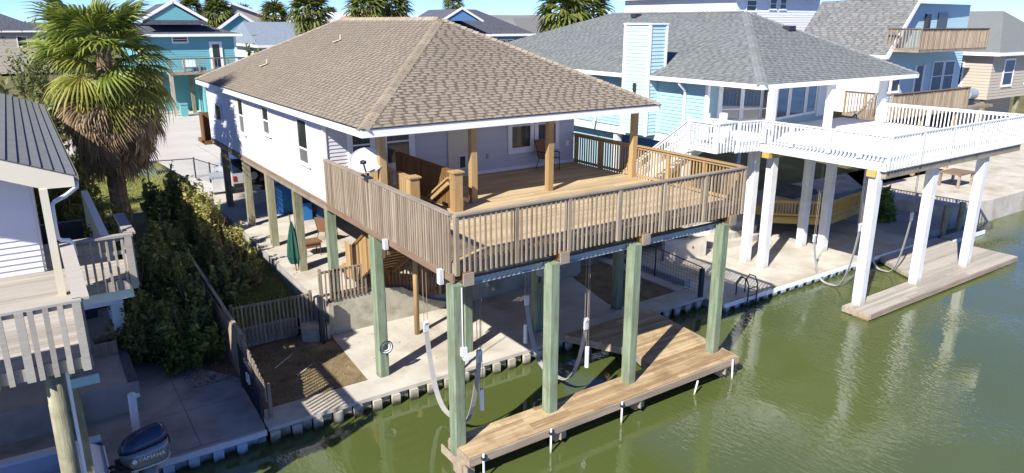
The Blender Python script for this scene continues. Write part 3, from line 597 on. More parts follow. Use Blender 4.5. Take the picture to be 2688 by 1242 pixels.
part('drip_edge', MB().box(EX0-0.05,EX1+0.05,EY0-0.05,EY0-0.02,fz1-0.004,fz1+0.014).box(EX0-0.05,EX0-0.02,EY0-0.02,EY1,fz1-0.004,fz1+0.014), 'dark_metal', house)
part('soffit', MB().box(EX0,EX1,EY0,HY0-0.001,fz0+0.03,fz0+0.05).box(EX0,0.0,HY0,EY1,fz0+0.03,fz0+0.05).box(HX1,EX1,HY0,EY1,fz0+0.03,fz0+0.05), 'white_paint', house)
part('porch_beam', MB().box(0.2,9.5,4.3,4.46,fz0-0.02,fz0+0.028), 'trim', house)
for x, y in ((0.35,4.38),(3.1,4.38),(5.8,4.38),(9.28,4.42)):
    piece('porch_post', (0.185,0.185,fz0-0.02-5.10), 'wood_honey', (x,y,(fz0-0.02+5.10)/2), house)
# roof plumbing vents, bent straw-coloured flashing pieces
for x, y in ((1.2,17.6),(3.1,14.3)):
    z = EZ+(x-EX0)/hw*(RZ-EZ); part('vent_flashing', MB().bar((x-0.1,y+0.1,z+0.03),(x+0.12,y-0.12,z+0.12),0.16,0.02).bar((x+0.1,y-0.12,z+0.1),(x+0.12,y-0.1,z+0.3),0.03,0.04), 'siding_cream', house)
# rear porch rail
rp = MB().box(-0.35,0.3,23.45,23.5,4.6,6.0).box(-0.35,-0.3,22.95,23.5,4.6,6.0); part('rear_porch_rail', rp, 'wood_brown', house)
part('rear_landing', MB().box(-0.35,4,22.93,24.4,4.55,4.72), 'wood_brown', house)
# stilts
for x in (0.12,4.7,9.25):
    for y in (7.95,11.1,14.36,17.63,21.27):
        zb = slz(x,y)-0.02; top = ZF-0.262
        pl = MB().tube([(x,y,zb),(x,y,top)], 0.15, 8) if x > 1 else MB().box(x-0.13,x+0.13,y-0.13,y+0.13,zb,top)
        part('pile', pl, 'pile_green' if (x < 1 and y < 8) else 'pile_olive', house)

# ------------------------------------------------------------------ the deck
ZD = 5.13; DX, DY = 9.42, 7.66
deck = thing('raised_deck', 'large brown timber deck on tall green piles over the canal', 'deck', (4.7,3.8,WZ))
# boards run along X; the stair well leaves a hole
hole = (1.02, 2.14, 3.95, 7.45)
y = 0.06; pw = 0.14
while y < DY-0.1:
    yc = y+pw/2
    segs = [(0.04,DX-0.04)] if not (hole[2] < yc < hole[3]) else [(0.04,hole[0]),(hole[1],DX-0.04)]
    for a, b in segs:
        cuts = [a]; 
        while b-cuts[-1] > 4.6: cuts.append(cuts[-1]+random.choice((2.4,3.0,3.66,4.2)))
        if b-cuts[-1] < 0.5 and len(cuts) > 1: cuts.pop()
        cuts.append(b)
        for p, q in zip(cuts, cuts[1:]):
            piece('plank', (round(q-p-0.005,2),pw-0.007,0.036), 'deck_plank', ((p+q)/2,yc,ZD-0.018+random.uniform(-.002,.002)), deck)
    y += pw
for nm, (a, b) in dict(rim_joist=((0.02,0.03),(DX-0.02,0.03)), r2=((0.02,0.05),(0.02,DY)), r3=((DX-0.02,0.05),(DX-0.02,DY))).items():
    part('rim_joist', MB().bar((*a,ZD-0.16),(*b,ZD-0.16),0.045,0.235), 'wood_weather_h', deck)
part('side_band', MB().bar((-0.035,0.0,ZD-0.36),(-0.035,DY,ZD-0.36),0.05,0.19), 'wood_rim', deck)
for i in range(15):
    yj = 0.5+i*0.5; part('joist', MB().bar((0.05,yj,ZD-0.135),(DX-0.05,yj,ZD-0.135),0.045,0.185), 'wood_brown', deck)
part('front_beam', MB().box(0.55,DX-0.3,0.16,0.22,ZD-0.62,ZD-0.50).box(0.55,DX-0.3,0.11,0.27,ZD-0.50,ZD-0.48).box(0.55,DX-0.3,0.11,0.27,ZD-0.64,ZD-0.62), 'metal', deck, label='galvanised steel lift beam under the deck edge')
part('rear_beam', MB().box(0.2,DX-0.3,3.1,3.2,ZD-0.62,ZD-0.50), 'metal', deck)
PX = (-0.02, 2.62, 5.27, 8.62)
for i, x in enumerate(PX):
    xb = x+0.27
    part('cross_beam', MB().box(xb-0.09,xb+0.09,-0.12,DY,ZD-0.48,ZD-0.235), 'wood_brown', deck)
    part('beam_end', MB().box(xb-0.13,xb+0.13,-0.16,-0.122,ZD-0.53,ZD-0.245), 'wood_weather_h', deck)
def pile(x, y, zb, zt, r, m, parent, twist=0.0):
    n = 8; mb = MB().tube([(x,y,zb),(x+random.uniform(-.01,.01),y,(zb+zt)/2),(x,y,zt)], [r,r*0.985,r*0.97], n)
    return part('pile', mb, m, parent)
def sq_pile(x, y, z0, z1, w, m, parent, c=0.035):
    a, b = w-c, w; poly = [(x-a,y-b),(x+a,y-b),(x+b,y-a),(x+b,y+a),(x+a,y+b),(x-a,y+b),(x-b,y+a),(x-b,y-a)]
    return part('pile', MB().prism(poly, z0, z1), m, parent)
for i, x in enumerate(PX): sq_pile(x, 0, -0.6, ZD-0.485, 0.15, 'pile_green', deck)
for x in (0.1,2.85,5.45,8.88): sq_pile(x, 4.47, 0.4, ZD-0.485, 0.15, 'pile_green', deck)
part('round_prop', MB().tube([(2.16,6.42,0.5),(2.12,6.3,ZD-0.49)],0.085,10), 'wood_honey', deck, smooth=True)
# railings
P_front = (0.03,1.58,3.08,4.64,6.2,7.75,9.36)
railing(deck, (0.0,-0.02), (DX,-0.02), ZD, 6.2, ZD-0.29, P_front, 'wood_weather', 'wood_weather_h', 'wood_weather', sp=0.135, off=(0,-0.03))
railing(deck, (-0.02,DY-0.03), (-0.02,4.44), ZD, 6.21, ZD-0.27, (0.05,1.6,3.14), 'wood_weather', 'wood_weather_h', 'wood_weather', sp=0.115, bw=0.06, off=(-0.03,0))
railing(deck, (-0.02,4.34), (-0.02,0.08), ZD, 6.2, ZD-0.27, (0.06,1.45,2.85), 'wood_weather', 'wood_weather_h', 'wood_weather', sp=0.115, bw=0.05, off=(-0.03,0))
railing(deck, (DX,0.1), (DX,DY+0.02), ZD, 6.2, ZD-0.25, (1.4,2.85,4.6,6.1,7.5), 'wood_honey', 'wood_honey', 'wood_honey', sp=0.125, off=(0.03,0), bottom_rail=ZD+0.07)
# stair well screens and stair
def screen(x, y0, y1, m, mpost, ztop=6.22):
    s = part('stair_screen', MB().bar((x,y0,ztop-0.02),(x,y1,ztop-0.02),0.15,0.04).bar((x,y0,ztop-0.09),(x,y1,ztop-0.09),0.05,0.09).bar((x,y0,ZD+0.1),(x,y1,ZD+0.1),0.05,0.09), m, deck)
    n = int(abs(y1-y0)/0.118)
    for i in range(n): piece('baluster', (0.04,0.085,1.0), m, (x-0.05,y0+(y1-y0)*(i+0.5)/n,ZD+0.55), s)
    return s
screen(0.93,3.98,4.7,'wood_honey','wood_honey'); screen(0.93,4.95,7.4,'wood_honey','wood_honey'); screen(2.24,3.95,7.5,'wood_brown','wood_brown')  # right screen browner: its shade is put into the wood colour
for x, y in ((0.95,3.83),(2.22,3.80)):
    pp_ = part('newel_post', MB().box(x-0.13,x+0.13,y-0.13,y+0.13,ZD,6.20), 'wood_honey', deck)
    part('post_cap', MB().box(x-0.17,x+0.17,y-0.17,y+0.17,6.203,6.245), 'wood_honey', pp_)
    for dx in (-0.137,0.137): part('post_trim', MB().box(x+dx-0.006,x+dx+0.006,y-0.1,y+0.1,ZD+0.02,6.19), 'wood_honey', pp_)
piece('porch_stub_rail', (0.05,0.5,0.09), 'wood_honey', (2.75,4.36,5.45), deck, (0,0,1.3)) if False else None
st = thing('timber_stair', 'brown timber stair descending under the deck to the patio', 'stair', (1.58,6,1.7))
nst = 15; ya, yb, za, zb = 3.98, 8.35, ZD, 2.25
for i in range(nst):
    t = (i+0.5)/nst; piece('tread', (1.06,0.27,0.04), 'wood_honey', (1.58,ya+(yb-ya)*t,za-(za-zb)*(i+1)/nst), st)
for x in (1.05,2.11): part('stringer', MB().bar((x,ya,za-0.22),(x,yb,zb-0.2),0.045,0.26), 'wood_brown', st)
part('landing', MB().box(1.0,2.15,8.35,9.5,2.15,2.25), 'wood_honey', st)
for x, y in ((1.05,8.4),(2.1,8.4),(1.05,9.45),(2.1,9.45)): piece('leg', (0.09,0.09,0.56), 'wood_brown', (x,y,1.88), st)
part('handrail', MB().bar((2.06,3.95,6.05),(2.06,7.6,3.75),0.09,0.05).bar((2.06,3.95,5.9),(2.06,7.6,3.6),0.05,0.09), 'wood_honey', st)
# board-sided lower guard seen orange under the deck
for i in range(19):
    y = 6.55+i*0.14; zc = za-(za-zb)*min(1,(y-ya)/(yb-ya)); h = 1.2
    piece('guard_board', (0.024,0.13,h), 'wood_honey' if i % 5 else 'wood_brown', (0.98,y,zc+0.28), st)
part('guard_rail', MB().bar((0.96,6.45,4.42),(0.96,8.4,3.15),0.06,0.09), 'wood_brown', st)
for i in range(3): piece('tread', (1.1,0.27,0.04), 'wood_honey', (1.6,9.65+i*0.26,2.12-i*0.14), st)

# ------------------------------------------------------------------ satellite dish
sd_ = thing('satellite_dish', 'white oval satellite dish clamped to the left deck railing', 'satellite dish', (-0.05,4.38,6.2))
c = V((0.05,4.62,6.62)); nrm = V((-0.42,-0.62,0.60)).normalized(); a = nrm.cross(V((0,0,1))).normalized(); b = a.cross(nrm)
mb = MB(); rings = 7; seg = 28; vs = []; fs = []
for j in range(rings+1):
    r = j/rings
    for i in range(seg):
        an = 2*math.pi*i/seg; vs.append(c+a*(0.44*r*math.cos(an))+b*(0.37*r*math.sin(an))+nrm*(0.085*r*r-0.05))
for j in range(rings):
    for i in range(seg): fs.append((j*seg+i,(j+1)*seg+i,(j+1)*seg+(i+1)%seg,j*seg+(i+1)%seg))
mb.add(vs, fs); rim = [c+a*(0.44*math.cos(2*math.pi*i/seg))+b*(0.37*math.sin(2*math.pi*i/seg))+nrm*0.035 for i in range(seg+1)]
mb.tube(rim, 0.012, 6)
part('reflector', mb, 'dish', sd_, smooth=True)
lnb = c+nrm*0.42-b*0.27
part('feed_arm', MB().tube([c-b*0.36-nrm*0.03, lnb],0.022,8), 'dark_metal', sd_)
part('feed_horn', MB().tube([lnb-nrm*-0.06,lnb-nrm*0.04],[0.05,0.04],10).box(lnb.x-0.07,lnb.x+0.07,lnb.y-0.04,lnb.y+0.04,lnb.z-0.04,lnb.z+0.04), 'dark_metal', sd_)
part('bracket', MB().tube([c-nrm*0.08,c-nrm*0.16-b*0.2,(-0.05,4.38,6.18)],0.03,8).box(-0.13,0.05,4.28,4.48,6.15,6.24), 'dark_metal', sd_)

# ------------------------------------------------------------------ dock under the deck
KZ = 0.73
dock = thing('boat_dock', 'brown plank dock in the water below the timber deck', 'dock', (4.5,0,WZ))
def dl(y):
    if y < 0.28: return -0.1
    if y < 1.45: return 6.42+(y-0.28)*0.28
    return 6.75-(y-1.45)*0.51
def drr(y): return 8.98+(max(y,0.1)-0.1)*0.13
y = -0.66
while y < 3.38:
    yc = y+0.07; a, b = dl(yc), drr(yc); cuts = [a]
    while b-cuts[-1] > 3.4: cuts.append(cuts[-1]+random.choice((1.2,1.9,2.44,3.05)))
    cuts.append(b)
    for p, q in zip(cuts, cuts[1:]):
        if q-p > 0.05: piece('plank', (round(q-p-0.008,2),0.132,0.04), 'dock_plank', ((p+q)/2,yc,KZ-0.02+random.uniform(-.004,.004)), dock)
    y += 0.14
part('fascia', MB().box(-0.1,8.99,-0.715,-0.67,KZ-0.2,KZ-0.012), 'dock_fascia', dock)
part('fascia', MB().box(-0.145,-0.105,-0.71,0.27,KZ-0.22,KZ-0.012), 'dock_fascia', dock)
part('fascia', MB().bar((6.42,0.3,KZ-0.13),(6.74,1.45,KZ-0.13),0.04,0.22).bar((6.74,1.47,KZ-0.13),(5.75,3.38,KZ-0.13),0.04,0.22), 'dock_fascia', dock)
part('fascia', MB().bar((9.02,-0.66,KZ-0.13),(9.45,3.38,KZ-0.13),0.04,0.2), 'dock_fascia', dock)
part('fascia', MB().box(-0.1,6.4,0.285,0.325,KZ-0.24,KZ-0.015), 'dock_fascia', dock)
for x in PX: part('support_block', MB().box(x-0.24,x+0.1,-0.55,-0.17,0.2,KZ-0.2).box(x-0.19,x-0.16,-0.7,0.5,0.3,KZ-0.22), 'dock_fascia', dock)
for x in (6.3,7.6,8.9): part('support_post', MB().tube([(x,2.9,-0.6),(x,2.9,KZ-0.06)],0.12,8), 'pile_olive', dock)
for i, (x, z1, z0, tilt) in enumerate(((0.2,0.77,-0.15,0),(2.1,0.75,0.02,0),(4.38,0.75,-0.02,0),(7.22,0.5,0.0,-0.14),(8.66,0.74,0.1,0.04))):
    part('guide_pipe', MB().tube([(x,-0.75,z1),(x+tilt,-0.75,z0)],0.026,8), 'pvc', dock)
    if i < 3: part('pipe_clamp', MB().box(x-0.05,x+0.05,-0.79,-0.716,z1-0.14,z1-0.08), 'dark_metal', dock)

# ------------------------------------------------------------------ boat lift slings
def strap_pts(A, B, zlow, n=18, sag=0.0):
    A, B = V(A), V(B); pts = []
    for i in range(n+1):
        t = i/n; s = 2*t-1; zz = zlow+(A.z-zlow if s < 0 else B.z-zlow)*abs(s)**2.6
        yy = A.lerp(B, 0.5+0.5*math.copysign(abs(s)**0.72, s))
        pts.append(V((yy.x, yy.y, zz)))
    return pts
def sling(label, A, B, zlow, ztop, w=0.135, m='sling', group='boat lift slings'):
    t = thing('boat_lift_sling', label, 'sling', ((A[0]+B[0])/2,(A[1]+B[1])/2,zlow), group)
    pts = strap_pts(A, B, zlow); mb = MB(); sx = V((1,0,0))
    for i in range(len(pts)-1):
        d = (pts[i+1]-pts[i]).normalized(); nn = sx.cross(d).normalized()*0.008
        n = [pts[i]-sx*w/2-nn,pts[i]+sx*w/2-nn,pts[i]+sx*w/2+nn,pts[i]-sx*w/2+nn,pts[i+1]-sx*w/2-nn,pts[i+1]+sx*w/2-nn,pts[i+1]+sx*w/2+nn,pts[i+1]-sx*w/2+nn]
        mb.add(n, [(0,1,5,4),(1,2,6,5),(2,3,7,6),(3,0,4,7)]+([(0,3,2,1)] if i == 0 else [])+([(4,5,6,7)] if i == len(pts)-2 else []))
    part('strap', mb, m, t)
    for P in (A, B):
        P = V(P)
        part('hook_block', MB().box(P.x-0.07,P.x+0.07,P.y-0.03,P.y+0.03,P.z-0.06,P.z+0.16).tube([(P.x-0.05,P.y,P.z+0.2),(P.x+0.05,P.y,P.z+0.2)],0.06,8), 'metal_light', t)
        for dx in (-0.05,0.05): part('cable', MB().tube([(P.x+dx,P.y,P.z+0.2),(P.x+dx,P.y,ztop)],0.009,5), 'cable', t)
    return t
sling('grey boat lift sling hanging nearest the deck corner pile', (0.72,2.92,2.32), (0.85,0.46,2.42), 0.3, ZD-0.62)
sling('grey boat lift sling hanging by the middle of the dock slip', (3.98,2.95,2.32), (4.12,0.46,2.45), 0.55, ZD-0.62)
for i, (x, y, z1, z0, lab) in enumerate(((0.88,0.42,1.66,1.1,'white pipe sleeve hanging by cord beside the corner pile'),(4.13,0.40,1.9,1.32,'white pipe sleeve hanging by cord in the dock slip'),(3.96,2.98,1.66,1.06,'white pipe sleeve hanging in shade before the seawall'))):
    t = thing('pipe_sleeve', lab, 'pipe', (x,y,z0)); part('sleeve', MB().tube([(x,y,z0),(x,y,z1)],0.055,12), 'pvc', t, smooth=False)
    for dx in (-0.03,0.03): part('cord', MB().tube([(x+dx,y,z1),(x+dx,y,ZD-0.6)],0.005,4), 'cable', t)
# lift motor boxes, cable wheels and conduit
for (x, y, z, hs, mm, lab) in ((-0.14,0.42,4.72,0.17,'metal_light','white lift box under the deck corner above the corner pile'),(-0.14,3.3,4.72,0.13,'metal_light','white lift box on the deck side above the slab pile'),(3.0,1.0,4.1,0.16,'metal','grey lift winch hanging behind the second green pile')):
    t = thing('lift_motor', lab, 'motor', (x,y,z)); part('housing', MB().box(x-0.05,x+0.05,y-0.07,y+0.07,z-hs,z+hs), mm, t); part('drive_shaft', MB().tube([(x,y,z-hs),(x,y,z-hs-0.2)],0.03,8), 'dark_metal', t)
t = thing('hose_reel', 'coiled hose hung on the green pile above the slab', 'hose', (0.3,4.3,1.3))
for k in range(4):
    r = 0.13+0.02*k; part('coil', MB().tube([(0.13+r*math.cos(q*math.pi/6),4.27-0.02*k,1.45+r*math.sin(q*math.pi/6)) for q in range(13)],0.017,6), 'dark_metal' if k % 2 else 'white_paint', t)
t = thing('power_conduit', 'white conduit and outlet box on the corner green pile', 'conduit', (0.02,-0.17,3))
part('pipe', MB().tube([(0.05,-0.18,4.6),(0.05,-0.18,3.2)],0.014,6), 'pvc', t); part('outlet_box', MB().box(0.0,0.13,-0.24,-0.152,3.0,3.2).box(0.05,0.16,-0.25,-0.16,2.9,3.0), 'white_paint', t)

# ------------------------------------------------------------------ chairs, furniture, things under the house
def sling_chair(name, label, loc, rotz, m='brown_sling', rocker=False):
    t = link(name, None, None, (0,0,0)); t['label'] = label; t['category'] = 'chair'
    part('seat', MB().bar((0,-0.24,0.43),(0,0.22,0.40),0.5,0.025), m, t)
    part('backrest', MB().bar((0,0.22,0.42),(0,0.42,1.02),0.5,0.025,(0,-1,0.3)), m, t)
    for s in (-1,1):
        x = s*0.28
        part('leg', MB().tube([(x,-0.28,0.0),(x,-0.26,0.62)],0.015,6), 'dark_metal', t)
        part('leg', MB().tube([(x,0.32,0.0),(x,0.16,0.42)],0.015,6), 'dark_metal', t)
        part('armrest', MB().tube([(x,-0.27,0.62),(x,0.3,0.64)],0.018,6), 'dark_metal', t)
        part('frame_tube', MB().tube([(x*.93,-0.26,0.43),(x*.93,0.22,0.41),(x*.93,0.43,1.04)],0.016,6), 'dark_metal', t)
    t.location = loc; t.rotation_euler = (0,0,rotz); ORG[t.name] = V(loc); return t
sling_chair('patio_chair', 'dark mesh patio chair against the house wall on the deck', (7.72,7.0,ZD), 0.15)
sling_chair('patio_chair', 'brown mesh swivel chair on the patio under the house', (2.05,13.9,1.77), 2.2)
t = thing('patio_table', 'small square brown patio table beside the closed umbrella', 'table', (0.95,12.6,1.73))
part('table_top', MB().box(0.62,1.28,12.3,12.9,2.22,2.28), 'brown_sling', t); part('apron', MB().box(0.66,1.24,12.34,12.86,2.06,2.215), 'brown_sling', t)
for x in (0.68,1.22):
    for y in (12.36,12.84): part('leg', MB().tube([(x,y,1.72),(x,y,2.06)],0.02,6), 'dark_metal', t)
t = thing('patio_umbrella', 'closed dark green patio umbrella leaning by a house pile', 'umbrella', (-0.12,11.15,1.7))
part('pole', MB().tube([(-0.1,11.15,1.7),(-0.16,11.2,3.75)],0.022,8), 'wood_brown', t)
cn = MB(); prof = [(2.0,0.16),(2.25,0.24),(2.6,0.21),(3.0,0.15),(3.35,0.07),(3.5,0.03)]
vs = []; fs = []
for j,(z,r) in enumerate(prof):
    for i in range(16):
        an = 2*math.pi*i/16; q = r*(1.0 if i%2 else 0.68); vs.append((-0.13+q*math.cos(an),11.17+q*math.sin(an),z))
for j in range(len(prof)-1):
    for i in range(16): fs.append((j*16+i,j*16+(i+1)%16,(j+1)*16+(i+1)%16,(j+1)*16+i))
part('canopy', cn.add(vs, fs), 'green_cloth', t)
t = thing('storage_room', 'deep blue storage room wall under the house', 'shed', (5,19.5,1.85))
part('wall', MB().box(2.9,9.0,19.6,19.75,1.8,4.6), 'blue_wall', t); part('wall', MB().box(2.75,2.895,15.6,19.75,1.78,4.6), 'blue_wall', t)
for i, (x, y, h, lab) in enumerate(((1.85,18.9,1.25,'tall bright blue plastic bin under the house'),(2.25,17.4,0.7,'short blue plastic bin beside a house pile'))):
    z = slz(x,y); t = thing('plastic_bin', lab, 'bin', (x,y,z)); part('bin_body', MB().prism([(x-.3,y-.3),(x+.3,y-.3),(x+.3,y+.3),(x-.3,y+.3)],z,z+h), 'blue_plastic', t); part('lid', MB().box(x-.34,x+.34,y-.34,y+.34,z+h+.002,z+h+.07), 'blue_plastic', t)
# jeep
jp = thing('parked_jeep', 'silver off-road car parked beyond the house stilts', 'car', (1.9,26.2,1.65)); jx, jy, jz = 1.85, 24.4, 1.63
part('body', MB().extr([(jx-0.85,jy,jz+0.5),(jx-0.85,jy+4,jz+0.5),(jx-0.85,jy+4,jz+1.05),(jx-0.85,jy+2.7,jz+1.12),(jx-0.85,jy,jz+1.12)],(1.7,0,0)), 'car_white', jp)
part('hard_top', MB().extr([(jx-0.78,jy+0.05,jz+1.122),(jx-0.78,jy+2.6,jz+1.122),(jx-0.78,jy+2.3,jz+1.85),(jx-0.78,jy+0.12,jz+1.85)],(1.56,0,0)), 'cowl_blue', jp)
part('rear_window', MB().box(jx-0.6,jx+0.6,jy+0.045,jy+0.06,jz+1.22,jz+1.72), 'glass', jp)
part('side_window', MB().box(jx-0.795,jx-0.782,jy+0.3,jy+2.2,jz+1.2,jz+1.7), 'glass', jp)
part('bumper', MB().box(jx-0.8,jx+0.8,jy-0.18,jy-0.02,jz+0.42,jz+0.62), 'black', jp)
sp_ = part('spare_wheel', MB().tube([(jx+0.15,jy-0.25,jz+0.98),(jx+0.15,jy-0.03,jz+0.98)],0.37,20), 'black', jp); part('rim', MB().tube([(jx+0.15,jy-0.27,jz+0.98),(jx+0.15,jy-0.255,jz+0.98)],0.2,16), 'metal_light', sp_)
for x in (jx-0.8,jx+0.62): part('tail_light', MB().box(x,x+0.16,jy-0.03,jy-0.002,jz+0.75,jz+1.0), 'tail_red', jp)
for x in (jx-0.92,jx+0.68):
    for y in (jy+0.6,jy+3.1):
        w_ = part('wheel', MB().tube([(x,y,jz+0.38),(x+0.24,y,jz+0.38)],0.38,20), 'black', jp); part('rim', MB().tube([(x-0.012,y,jz+0.38),(x-0.002,y,jz+0.38)],0.22,14), 'metal_light', w_)
t = thing('wheeled_grill', 'covered grill with chrome lid beside the parked jeep', 'grill', (0.5,25.5,1.62))
part('cart', MB().box(0.2,0.8,25.2,25.8,1.75,2.4), 'metal_light', t); part('lid', MB().tube([(0.2,25.5,2.45),(0.8,25.5,2.45)],0.28,14), 'metal', t, smooth=False)
for x in (0.25,0.75): part('wheel', MB().tube([(x,25.3,1.72),(x+0.05,25.3,1.72)],0.1,10), 'black', t)
# chain link fence and utility box at the driveway
cf = thing('chain_link_fence', 'low chain link fence with dark posts at the driveway edge', 'fence', (0,29.5,1.6))
pts = [(-2.0,30.6),(0.35,30.2),(0.75,28.2),(1.15,26.6)]
for a, b in zip(pts, pts[1:]): part('top_rail', MB().tube([(*a,2.72),(*b,2.72)],0.025,6), 'dark_metal', cf)
for p in pts: part('post', MB().tube([(*p,1.6),(*p,2.78)],0.04,8), 'dark_metal', cf)
wm = MB()
for a, b in zip(pts, pts[1:]):
    a_, b_ = V((*a,0)), V((*b,0)); n = int((b_-a_).length/0.12)
    for i in range(n):
        p = a_.lerp(b_, i/n); q = a_.lerp(b_, min(1,(i+5)/n)); wm.bar(p+V((0,0,1.65)), q+V((0,0,2.7)), 0.006, 0.006); wm.bar(p+V((0,0,2.7)), q+V((0,0,1.65)), 0.006, 0.006)
part('wire_mesh', wm, 'metal', cf)
t = thing('utility_box', 'pale green utility box on the sunny verge lawn', 'utility box', (-1.78,32.6,1.61))
part('cabinet', MB().add([(-2.25,32.2,1.61),(-1.35,32.2,1.61),(-1.35,33.0,1.61),(-2.25,33.0,1.61),(-2.2,32.35,2.35),(-1.4,32.35,2.35),(-1.4,33.0,2.45),(-2.2,33.0,2.45)],[(0,3,2,1),(4,5,6,7),(0,1,5,4),(1,2,6,5),(2,3,7,6),(3,0,4,7)]), 'pile_green', t)
part('lid', MB().box(-2.27,-1.33,32.25,33.05,2.452,2.52), 'roof_pale', t)

# ------------------------------------------------------------------ left neighbour: house, deck, boat
lh = thing('cream_house', 'grey roofed cream house at the far left with white downspout', 'house', (-11,8,1.3))
LZ = 7.06; LY = 4.2; LR = 4.75
rs = 0.39
zr = lambda x: LZ+(-6.5-x)*rs
part('roof', MB().extr([(-6.5,LY,LZ),(-11.5,LY,zr(-11.5)),(-16.5,LY,LZ),(-16.5,LY,LZ-0.1),(-11.5,LY,zr(-11.5)-0.1),(-6.5,LY,LZ-0.1)],(0,15.6,0)), 'shingle_dark', lh)
slv = V((-5.0,0,5.0*rs)).normalized(); nrm_ = V((rs,0,1)).normalized()
for i in range(26):                      # shingle courses parallel to the eave
    p = V((-6.47,LY+0.01,LZ))+slv*(i*0.2); q = V((0,15.58,0))
    vs = [p, p+q, p+q+nrm_*0.03, p+nrm_*0.03, p+slv*0.215+nrm_*0.004, p+slv*0.215+q+nrm_*0.004]
    part('roof_course', MB().add(vs, [(0,3,2,1),(3,4,5,2),(0,4,3),(1,2,5)]), 'shingle_dark', lh)
part('gable_fascia', MB().extr([(-6.5,LY-0.05,LZ-0.01),(-11.5,LY-0.05,zr(-11.5)-0.01),(-16.5,LY-0.05,LZ),(-16.5,LY-0.05,LZ-0.2),(-11.5,LY-0.05,zr(-11.5)-0.36),(-7.05,LY-0.05,LZ-0.2),(-6.5,LY-0.05,LZ-0.21)],(0,0.046,0)), 'siding_cream', lh)
part('gutter', MB().box(-6.5,-6.41,LY,LY+15.5,LZ-0.11,LZ-0.005), 'wood_weather_h', lh)
ds = [(-6.46,4.26,LZ-0.1),(-6.47,4.24,6.82),(-6.7,3.95,6.72),(-6.9,3.8,6.66),(-6.96,3.7,6.62),(-6.97,3.72,6.1),(-6.96,3.76,5.92),(-6.9,3.78,5.86),(-6.78,3.8,5.84),(-6.72,3.8,5.74),(-6.71,3.8,5.5)]
part('downspout', MB().tube(ds,0.042,10), 'white_paint', lh, smooth=True)
part('porch_post', MB().box(-7.13,-6.99,3.62,3.76,LR,LZ-0.1), 'siding_cream', lh)
lw = part('wall', MB().box(-16,-7.25,5.6,18.5,4.4,LZ-0.1), 'siding_white', lh)
FL = wall_ab((-16,5.6),(-7.25,5.6))[0]; sm = siding(lw, FL, 8.7, LR, LZ-0.15, 0.13, 'siding_white', single=False); part('siding', sm, 'siding_white', lw)
part('under_shade_sheet', MB().box(-16,-6.2,11.5,11.7,1.3,4.4), 'dark_metal', lh)  # dark sheet standing in for the shade beneath the house
part('lintel', MB().box(-9.5,-5.64,8.95,9.2,2.5,2.85), 'siding_bluewhite', lh); part('side_wall', MB().box(-5.95,-5.66,8.96,9.3,1.3,2.495), 'siding_bluewhite', lh)
part('side_wall', MB().box(-5.9,-5.7,9.3,16,1.3,4.4), 'siding_bluewhite', lh); part('upper_band', MB().box(-9.5,-5.66,9.02,9.3,2.852,4.4), 'gray_plank', lh)
part('step_strip', MB().box(-6.0,-5.79,6.27,8.6,1.302,1.33), 'shingle_slate', lh)
for x in (-7.4,-11,-15):
    for y in (6,18): part('pile', MB().tube([(x,y,0.5),(x,y,4.4)],0.15,10), 'pile_olive', lh)
ld = thing('weathered_deck', 'weathered grey balcony deck of the left neighbour house', 'deck', (-9,3,4.7))
LD = LR; LT = 5.75; LB = 4.53
yq = 0.3
while yq < 5.55:
    piece('plank', (9.1,0.136,0.035), 'gray_plank', (-11.39,yq+0.07,LD-0.018), ld)
    if yq > 4.05: piece('plank', (1.14,0.136,0.035), 'gray_plank', (-6.24,yq+0.07,LD-0.018), ld)
    yq += 0.142
part('rim_joist', MB().box(-16,-6.83,0.24,0.29,LB,LD-0.01), 'gray_plank', ld); part('rim_joist', MB().box(-6.86,-6.82,0.295,5.55,LB,LD-0.04), 'gray_plank', ld)
part('rim_joist', MB().box(-6.81,-5.65,3.98,4.03,LB,LD-0.01), 'gray_plank', ld); part('rim_joist', MB().box(-5.69,-5.645,4.035,6.0,LB,LD-0.01), 'gray_plank', ld)
railing(ld, (-16,0.26), (-6.84,0.26), LD, LT, LB-0.02, (1.0,2.9,4.8,6.7,8.3,9.08), 'gray_plank', 'gray_plank', 'gray_plank', sp=0.2, bw=0.08, off=(0,-0.035), post=0.12)
railing(ld, (-6.84,0.3), (-6.84,3.95), LD, LT, LD+0.05, (1.8,3.6), 'gray_plank', 'gray_plank', 'gray_plank', sp=0.15, bw=0.045, cap=(0.24,0.045))
railing(ld, (-6.78,4.02), (-5.62,4.02), LD, LT, LB, (1.06,), 'gray_plank', 'gray_plank', 'gray_plank', sp=0.135, bw=0.045, off=(0,-0.035), bottom_rail=5.36, post=0.13, cap=(0.17,0.05))
railing(ld, (-5.66,4.08), (-5.66,6.0), LD, LT, LB, (1.85,), 'gray_plank', 'gray_plank', 'gray_plank', sp=0.13, bw=0.09, cap=(0.22,0.05))
part('under_beam', MB().box(-6.8,-5.75,4.1,4.3,LB-0.24,LB-0.005), 'siding_bluewhite', ld)
for x in (-7.42,-10.6,-13.8): part('pile', MB().tube([(x-0.03,0.5,-0.8),(x,0.5,LB-0.005)],[0.155,0.135],14), 'pile_olive', ld, smooth=True)
part('conduit', MB().tube([(-7.24,0.5,-0.5),(-7.22,0.5,LB-0.01)],0.03,8), 'white_paint', ld)
part('blue_brace', MB().box(-7.25,-6.74,1.48,1.53,3.66,3.84), 'siding_blue', ld)
part('brace_post', MB().box(-7.2,-7.08,1.54,1.66,0.5,LB), 'pile_olive', ld)
t = thing('storage_crate', 'open wooden crate on the left neighbour\'s raised slab', 'crate', (-6.25,8.45,1.3))
